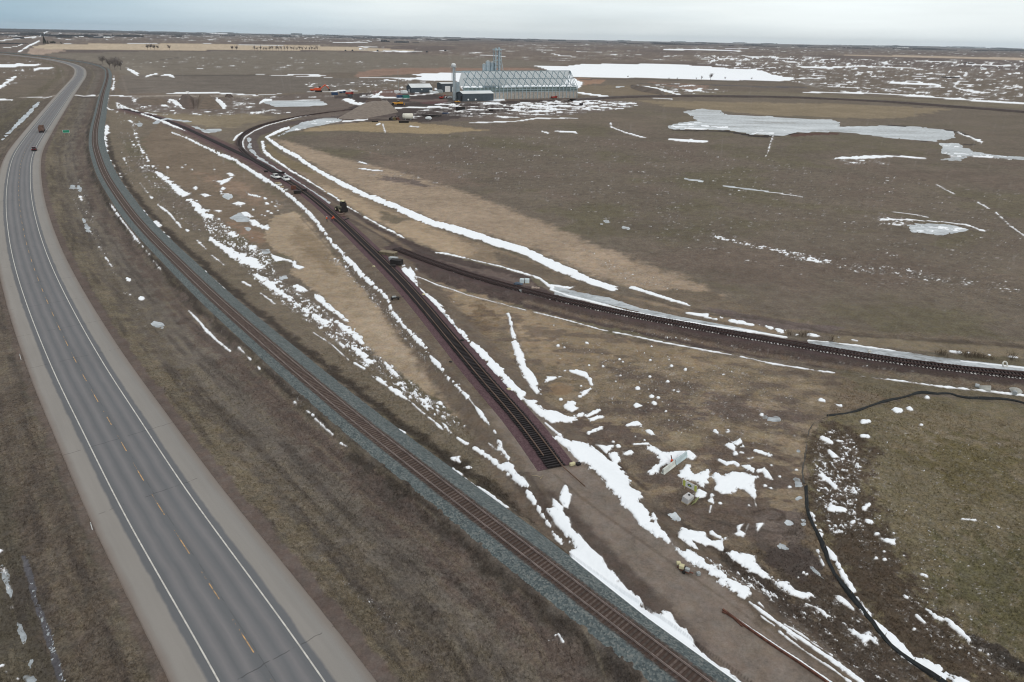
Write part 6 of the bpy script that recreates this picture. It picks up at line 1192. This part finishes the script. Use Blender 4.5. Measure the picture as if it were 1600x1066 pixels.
# heaps
def heap(name, label, outline, ridge, hgt, mt, cat='heap', jag=.12, top=0.75):
    P = at(*np.array(PT(outline)).T); Rg_ = at(*np.array(PT(ridge)).T); n_ = 15; m = bmesh.new(); Rl = resample(Rg_, max(.5, np.linalg.norm(np.diff(Rg_, axis=0), axis=1).sum()/12))[0]
    per = resample(np.vstack([P, P[:1]]), max(1.0, np.linalg.norm(np.diff(np.vstack([P, P[:1]]), axis=0), axis=1).sum()/64))[0]; V = []; Fq = []
    for j in range(n_):
        f = j/(n_-1)
        for q in per:
            d_ = ((Rl-q)**2).sum(1); c_ = Rl[d_.argmin()]; p_ = q+(c_-q)*f
            z = hgt*min(1, f/top)**.95*(1+jag*.5*float(fbm(np.array([p_[0]]), np.array([p_[1]]), hgt*1.4, 3, 81)[0])); V.append((p_[0], p_[1], z-.1))
    K = len(per)
    for j in range(n_-1):
        for i in range(K): Fq.append((j*K+i, j*K+(i+1) % K, (j+1)*K+(i+1) % K, (j+1)*K+i))
    o = mesh_obj(name, V, Fq, mt, True); return tag(o, label, cat)
heap('gravel_heap', 'broad grey-brown gravel heap at the end of the curved tracks', "527,185 548,187 566,186.5 600,181 623,175.5 615,169 590,166 560,172", "585,172 604,171", 6.6, M_['gravelpile'], 'gravel heap')
heap('soil_heap', 'low dark soil heap behind the gravel heap', "569,160.5 585,161.5 600,160 599,157 585,155.5 572,157", "578,158.5 592,158.5", 3.0, M_['dirt'], 'soil heap')
mb1 = mat('dark berm soil', (84, 70, 62), var=.2, scale=.3, bump=.4); mb2 = mat('brown berm soil', (96, 84, 72), var=.2, scale=.3, bump=.4)
heap('soil_berm', 'dark sloping soil berm carrying a white strip, left of the berm pair', "276,158 283,166 291,171 303,172 304,162 303,153 286,152", "291,158 298,161", 5.5, mb1, 'berm', .08)
heap('soil_berm', 'broader brown soil berm, right of the berm pair', "308,172 325,171.5 349,170.5 340,160 331,153 312,152 309,160", "314,160 326,160", 6.0, mb2, 'berm', .06)
q0 = at([282], [160])[0]; q1 = at([297], [153])[0]; t = thing('white_panel_strip', 'white ribbed strip lying up the slope of the dark berm', 'panel', (q0[0], q0[1], 1.6), math.atan2(q1[1]-q0[1], q1[0]-q0[0])); Lq = float(np.hypot(*(q1-q0)))
m = MB(); m.box((Lq*.45, 0, 2.2), (Lq*.8, 2.6, .5), ry=-.10); m.build('strip', M_['white'], t)
heap('soil_heap', 'low olive soil heap left of the dark berm', "213,162 235,165 262,164 265,158 240,153 215,155", "225,158 250,158", 2.6, mb2, 'soil heap'); heap('soil_heap', 'small dark soil heap right of the two berms', "351,151.5 358,153 365,151.5 360,149.5", "355,151 361,151", 2.4, M_['dirt'], 'soil heap'); heap('spoil_bank', 'dark spoil bank beyond the loop line right of the building', "985,135 1010,138 1040,147 1036,149 1000,143 985,138", "995,139 1028,145", 4, mat('spoil soil', (86, 76, 68), var=.2, scale=.1), 'bank', .05)
heap('boulder', 'round sandy soil mound in the bare wedge between the tracks', "858,607 866,601 880,599 893,603 896,611 886,618 868,618", "872,609 884,609", .5, mat('sandy mound', (122, 103, 82), var=.12, scale=1.5, bump=.4), 'mound', .3)
# ================================================================ trees
def bare_tree(name, label, p, h, spread, seed, group=None, cat='tree', nb=9, dens=1.0, mt=None, twr=1.0):
    rng = random.Random(seed); t = thing(name, label, cat, (p[0], p[1], 0), 0, group)
    m = MB(); m.tube((0, 0, -.3), (0, 0, h*.35), h*.022, h*.015, 7); tips = []
    for i in range(nb):
        a_ = rng.uniform(0, 6.28); z = rng.uniform(.18, .38)*h; e = Vector((math.cos(a_)*spread*rng.uniform(.3, .6), math.sin(a_)*spread*rng.uniform(.3, .6), h*rng.uniform(.38, .80))); m.tube((0, 0, z), e, h*.010, h*.005, 5); tips.append((Vector((0, 0, z)), e))
    m.build('trunk', mt or M_['bark'], t); V, Fq = [], []; wtw = h*.006*twr
    for (b__, e) in tips:
        for k in range(int(15*dens)):
            o_ = b__.lerp(e, rng.uniform(.35, 1)); d = Vector((rng.gauss(0, 1), rng.gauss(0, 1), rng.uniform(.1, 1.3))).normalized()*h*rng.uniform(.10, .26); e2 = o_+d
            if e2.z > h: e2.z = h*rng.uniform(.9, 1)
            for q in range(2):
                side = Vector((rng.gauss(0, 1), rng.gauss(0, 1), rng.gauss(0, 1))).normalized()*wtw; j = len(V); V += [tuple(o_-side), tuple(o_+side), tuple(e2+side*.4), tuple(e2-side*.4)]; Fq.append((j, j+1, j+2, j+3)); d2 = d.cross(Vector((rng.random(), rng.random(), rng.random()))).normalized()*d.length*.6; o_ = o_+d*.5; e2 = o_+d2+d*.2
    mesh_obj('crown', V, Fq, mt or M_['bark'], False, None, t); return t
def px_tree(name, label, x, y, hpx, wpx, seed, **k):
    p = at([x], [y])[0]; d = math.hypot(p[0], p[1]); return bare_tree(name, label, p, hpx*d/F*1.0, wpx*d/F*.6, seed, **k)
px_tree('bare_tree', 'dark bare tree beside the railway bend, left of the shrub thicket', 161, 101, 14, 13, 1, nb=12, dens=1.6, twr=1.0)
for i, (x, y, h_, w_) in enumerate(((172, 108, 16, 10), (180, 110, 17, 14), (189, 110, 16, 12), (184, 105, 15, 10), (176, 104, 14, 12))): px_tree('bare_shrub', 'grey bare shrub in the thicket inside the railway bend', x, y, h_, w_, 10+i, group='shrubs of the thicket at the railway bend', nb=14, dens=1.4, cat='shrub', twr=.8)
px_tree('bare_tree', 'lone bare tree behind the frozen lake shore, tallest there', 1110, 126, 12, 9, 21, nb=10, dens=1.5, twr=1.3); px_tree('bare_tree', 'small bare tree just left of the tallest lake-shore tree', 1096, 125.5, 7, 4, 22, twr=1.2)
for i, x in enumerate((981, 1045, 1058, 1088, 1133, 1174)): px_tree('bare_bush', 'tiny bare bush on the near shore of the frozen lake', x, 125 if x > 1000 else 122, 4 if x != 1133 else 5, 4, 30+i, group='tiny bushes along the lake shore', cat='bush', twr=1.5)
for i, (x, y, h_, w_) in enumerate(((231, 78, 8, 7), (236, 78, 9, 8), (242, 78, 8, 7), (247, 78, 7, 5))): px_tree('bare_tree', 'bare tree of the clump at the left in front of the tan field', x, y, h_, w_, 40+i, group='bare tree clump before the tan field', dens=1.6, twr=2)
px_tree('bare_tree', 'single bare tree right of the clump before the tan field', 265, 78, 7, 6, 46, dens=1.6, twr=2); px_tree('bare_tree', 'round bare tree before the tan field, left of a twin', 363, 79, 7, 7, 47, dens=1.5, twr=2); px_tree('bare_tree', 'round bare tree before the tan field, right of its twin', 370, 79, 7, 7, 48, dens=1.5, twr=2)
for i in range(22): px_tree('bare_tree', 'bare tree in the long row at the right end of the tan field', 398+i*4.7+random.uniform(-1, 1), 79.6, random.uniform(6, 8.5), 6, 60+i, group='row of bare trees at the end of the tan field', dens=.9, nb=7, twr=2)
def conifer(label, x, y, hpx, wpx, seed, group=None):
    p = at([x], [y])[0]; d = math.hypot(*p); h = hpx*d/F; w_ = wpx*d/F*.5; rng = random.Random(seed); t = thing('evergreen_tree', label, 'tree', (p[0], p[1], 0), 0, group); m = MB(); m.tube((0, 0, 0), (0, 0, h*.9), h*.02, h*.008, 6); m.build('trunk', M_['bark'], t); V, Fq = [], []
    for i in range(420):
        z = rng.random()**1.2; r_ = w_*(1-z)*rng.uniform(.3, 1.1)+.1; a_ = rng.uniform(0, 6.28); c = Vector((math.cos(a_)*r_, math.sin(a_)*r_, h*(.08+.92*z))); s_ = h*.05; j = len(V)
        u_ = Vector((rng.gauss(0, 1), rng.gauss(0, 1), rng.gauss(0, .5))).normalized()*s_; v_ = Vector((rng.gauss(0, 1), rng.gauss(0, 1), rng.gauss(0, .5))).normalized()*s_; V += [tuple(c-u_), tuple(c+v_), tuple(c+u_), tuple(c-v_)]; Fq.append((j, j+1, j+2, j+3))
    mesh_obj('crown', V, Fq, M_['needle'], False, None, t); return t
conifer('tall dark evergreen left of the farm trees at the road fork', 70.5, 69, 8.5, 5, 1); conifer('short evergreen beside the tall evergreen at the road fork', 75, 69, 4, 3, 2)
for i, x in enumerate((80, 83, 86, 96)): px_tree('bare_tree', 'small dark farm tree right of the evergreens at the road fork', x, 69.3, 4.5 if i < 3 else 3, 4, 90+i, group='small farm trees at the road fork', dens=1.5, twr=2.5, mt=M_['needle'])
# far farmsteads and shelter belts
wf = M_['white']; fr = mat('far grey roof', (120, 122, 128))
for i, (x, y, L_, lab) in enumerate(((13.5, 57, 40, 'white grain shed at the far left, left one of two'), (18, 57, 34, 'white grain shed at the far left, right one of two'), (92, 53, 30, 'white farm building above the road fork'), (146, 59.5, 50, 'white-roofed farm hall right of the distant village'), (162, 59.5, 40, 'dark barn with pale roof at the right of the distant village'), (124, 58, 30, 'small pale barn in the middle of the distant village'), (290, 56.5, 40, 'lone pale building on the far plain above the tan field'), (576, 66, 26, 'tiny white house on the far plain left of the terminal'), (462, 57, 60, 'long white roof near the horizon above the tree row'), (620, 60, 60, 'white building near the horizon left of the tower'), (1536, 108.5, 14, 'small white shed among the snow streaks at the right'), (1545, 76.5, 130, 'pale building on the right horizon'), (1402, 73, 120, 'grey grain hall on the right horizon'))):
    shed(lab, x, y, L_, L_*.45, L_*.12, L_*.1, 'white' if i % 4 != 3 else 'slate', 'panel' if i % 3 else fr, ang=.1+.3*(i % 3), door=[(L_*.3, L_*.12, L_*.09, 'slate', 'f')], cat='farm building')
# shelter belts and woods that read as dark masses along the horizon
rng = random.Random(5); V, Fq = [], []
md_ = mat('far wood', (66, 70, 76), var=.2, scale=.01)
def clump(x, y, wpx, hpx, dens=1.0):
    p = G(x, y); d = math.hypot(*p); k = d/F; n_ = int(max(6, wpx*hpx*10*dens))
    for _ in range(n_):
        c = np.array([p[0]+rng.uniform(-.5, .5)*wpx*k, p[1]+rng.gauss(0, .5)*wpx*k, 0]); hh = hpx*k*rng.uniform(.4, 1.0); r_ = k*rng.uniform(.35, .8); j = len(V); a0 = rng.uniform(0, 3)
        for q in range(5): V.append((c[0]+r_*math.cos(a0+q*1.257), c[1]+r_*math.sin(a0+q*1.257), 0))
        for q in range(5): V.append((c[0]+r_*.8*math.cos(a0+q*1.257+.3), c[1]+r_*.8*math.sin(a0+q*1.257+.3), hh*.75*rng.uniform(.8, 1.1)))
        V.append((c[0], c[1], hh)); 
        for q in range(5): Fq.append((j+q, j+(q+1) % 5, j+5+(q+1) % 5)); Fq.append((j+q, j+5+(q+1) % 5, j+5+q)); Fq.append((j+5+q, j+5+(q+1) % 5, j+10))
for x, y, w_, h_ in ((200, 57.5, 18, 2.6), (52, 55, 16, 3), (40, 55.5, 8, 2.2), (8, 55.5, 30, 1.8), (86, 57, 20, 2.5), (100, 59, 10, 2), (115, 57, 10, 2), (138, 57.5, 12, 3), (150, 59, 8, 2.4), (167, 58, 6, 2.4), (30, 60.5, 6, 2.4), (12, 68.5, 22, 1.2), (277, 57.5, 8, 1.8), (270, 52.5, 60, 1.6), (365, 54, 12, 1.6), (463, 54.5, 10, 2.2), (575, 59, 10, 1.8), (600, 65.5, 7, 3), (606, 66, 4, 2), (628, 66.8, 16, 2.2), (650, 67.5, 8, 1), (700, 63.5, 30, 1.2), (790, 62.5, 30, 1.6), (870, 64, 24, 2), (1095, 67.5, 12, 1.6), (1400, 73, 6, 2), (1430, 73.5, 60, 1.3), (540, 80, 1.5, 2), (551, 80, 1.5, 2.2), (590, 80.5, 1.5, 2.4), (667, 82, 2, 2.2), (696, 80, 2, 2), (1480, 121.5, 7, 1.2), (1493, 121.7, 6, 1), (1513, 99, 6, 1), (120, 48.6, 100, 1.5), (35, 48.2, 60, 2.2), (100, 49.5, 50, 1.8)): clump(x, y, w_, h_)
for i in range(230):
    x = rng.uniform(-30, 1630); yh = 43.5+.0195*x; clump(x, yh+rng.uniform(1.2, 6.5)**1.0, rng.uniform(4, 26), rng.uniform(.5, 1.4), .5)
o = mesh_obj('distant_woods', V, Fq, md_); o['kind'] = 'stuff'
# smoke plume on the west horizon
# ================================================================ weeds
def weed(label, x, y, h, n_, seed, group, spread=1.0):
    rng = random.Random(seed); V, Fq = [], []; p = ground(x, y)
    for i in range(n_):
        b__ = Vector((rng.gauss(0, .35*spread), rng.gauss(0, .3*spread), 0)); tip = b__+Vector((rng.gauss(0, .3), rng.gauss(0, .3), h*rng.uniform(.5, 1)))
        for q in range(3):
            s_ = Vector((rng.gauss(0, 1), rng.gauss(0, 1), 0)).normalized()*.02; j = len(V); o_ = b__.lerp(tip, .3*q); e = tip if q == 0 else o_+Vector((rng.gauss(0, .3), rng.gauss(0, .3), h*.35)); V += [tuple(o_-s_), tuple(o_+s_), tuple(e+s_*.7), tuple(e-s_*.7)]; Fq.append((j, j+1, j+2, j+3))
    o = mesh_obj('weed_clump', V, Fq, M_['weed']); o.location = p; return tag(o, label, 'weeds', group)
for i, (x, y, h) in enumerate(((1253, 526, 1.6), (1260, 527, 1.8), (1232, 524, 1.2), (1300, 534, 1.9), (1472, 554, 1.6), (1468, 555, 1.3), (1476, 556, 1.2), (1507, 556, 1.5), (1512, 559, 1.2), (1517, 557, 1.3), (1524, 558, 1.6), (1529, 560, 1.4), (1535, 559, 1.3), (1540, 561, 1.1), (1578, 560, 1.9), (1581, 563, 1.4), (1550, 562, 1.0), (1500, 553, 1.0))): weed('tall dead brown weed clump beside the ice ribbon above the curved track', x, y, h*.85, 17, 300+i, 'dead weed clumps above the curved track')
# rough tufts: dead grass and brush standing on the near ground
rng = random.Random(11); V, Fq = [], []
k_ = np.nonzero((R < 125) & (np.abs(Ag.ravel()) < math.radians(50)) & (grain > .7) & (snow < -.4) & (ice < 0) & (abs(dh) > 8.6) & ((dm > 3.2) | (dm < -4.6)))[0]
rs = np.random.RandomState(3); bare = np.zeros(len(X)); zz_, dd_ = poly_sdf(wp("640,432 800,478 950,522 1200,570 1320,585 1290,652 1258,700 1256,760 1262,790 1200,860 1100,850 1000,790 900,700 850,650 780,580 690,485"), 1); bare[zz_[dd_ > 0]] = 1
zz_, dd_ = poly_sdf(wp("425,338 460,330 548,428 642,530 722,625 768,676 718,652 608,572 518,486 450,425 412,372"), 1); bare[zz_[dd_ > 0]] = 1
bare[(dl > -7.5) & (dl < 8)] = 1; k_ = k_[bare[k_] < .5]; pr_ = (pxm[k_]**2); pick = rs.choice(k_, 110000, p=pr_/pr_.sum())
c_ = np.stack([X[pick]+rs.uniform(-.3, .3, len(pick)), Y[pick]+rs.uniform(-.3, .3, len(pick)), Zf[pick]-.02], -1)
den = n2[pick]+.6*n05[pick]; keep = den > rs.uniform(-1.1, .9, len(pick)); c_ = c_[keep]; tk_ = tint[pick][keep]; n_ = len(c_)
Vt, Ft, Ct = [], [], []
for b in range(3):
    h = rs.uniform(.10, .30, n_)[:, None]; an = rs.uniform(0, 6.28, n_); s_ = np.stack([np.cos(an), np.sin(an), 0*an], -1)*rs.uniform(.02, .05, n_)[:, None]; e = np.stack([rs.normal(0, .12, n_), rs.normal(0, .12, n_), 0*an], -1)+np.array([0, 0, 1])*h; o0 = c_+np.stack([rs.normal(0, .07, n_), rs.normal(0, .07, n_), 0*an], -1)
    base_ = len(Vt)*n_*3
    Vt.append(np.stack([o0-s_, o0+s_, o0+e], 1).reshape(-1, 3)); Ft.append(np.arange(n_*3).reshape(-1, 3)+b*n_*3); f_ = rs.uniform(.7, 1.75, n_)[:, None]; Ct.append(np.repeat(np.c_[tk_*f_, np.ones(n_)], 3, axis=0))
mt_ = bpy.data.materials.new('dead grass blades'); mt_.use_nodes = True; nt = mt_.node_tree; B = nt.nodes['Principled BSDF']; a_ = N('ShaderNodeAttribute', attribute_name='tint'); hs = N('ShaderNodeHueSaturation'); hs.inputs['Saturation'].default_value = .95; lk(a_.outputs['Color'], hs.inputs['Color']); lk(hs.outputs[0], B.inputs['Base Color']); B.inputs['Roughness'].default_value = .9; B.inputs['Specular IOR Level'].default_value = .1
o = mesh_obj('dry_grass', np.vstack(Vt), np.vstack(Ft), mt_, False, {'tint': ('FLOAT_COLOR', np.vstack(Ct))}); o['kind'] = 'stuff'
# ================================================================ haze
hz = MB(); hz.box((0, 19000, 150), (62000, 60000, 320)); mh = bpy.data.materials.new('haze'); mh.use_nodes = True; nt = mh.node_tree; nt.nodes.clear(); pv = N('ShaderNodeVolumePrincipled'); pv.inputs['Color'].default_value = (.76, .88, 1.0, 1); pv.inputs['Density'].default_value = 1.4e-5; ou = N('ShaderNodeOutputMaterial'); lk(pv.outputs[0], ou.inputs['Volume'])
HAZE = True
o = hz.build('haze', mh) if HAZE else None
if o: o['kind'] = 'stuff'

# each member of a row or clump gets its own wording, counted from the left of the view
ORD = 'first second third fourth fifth sixth seventh eighth ninth tenth eleventh twelfth thirteenth fourteenth fifteenth sixteenth seventeenth eighteenth nineteenth twentieth twenty-first twenty-second twenty-third'.split()
for g_, pat in (('dead weed clumps above the curved track', '%s weed clump from the left above the curved track'), ('tiny bushes along the lake shore', '%s tiny bush from the left on the near shore of the frozen lake'), ('shrubs of the thicket at the railway bend', '%s grey shrub from the left in the thicket at the railway bend'), ('row of bare trees at the end of the tan field', '%s bare tree from the left in the row at the tan field end'), ('bare tree clump before the tan field', '%s bare tree from the left in the clump before the tan field'), ('small farm trees at the road fork', '%s dark farm tree from the left beside the road fork evergreens')):
    L_ = [o for o in C.objects if o.get('group') == g_ and o.parent is None]; L_.sort(key=lambda o: math.atan2(o.location.x, o.location.y))
    for o, w_ in zip(L_, ORD): o['label'] = pat % w_
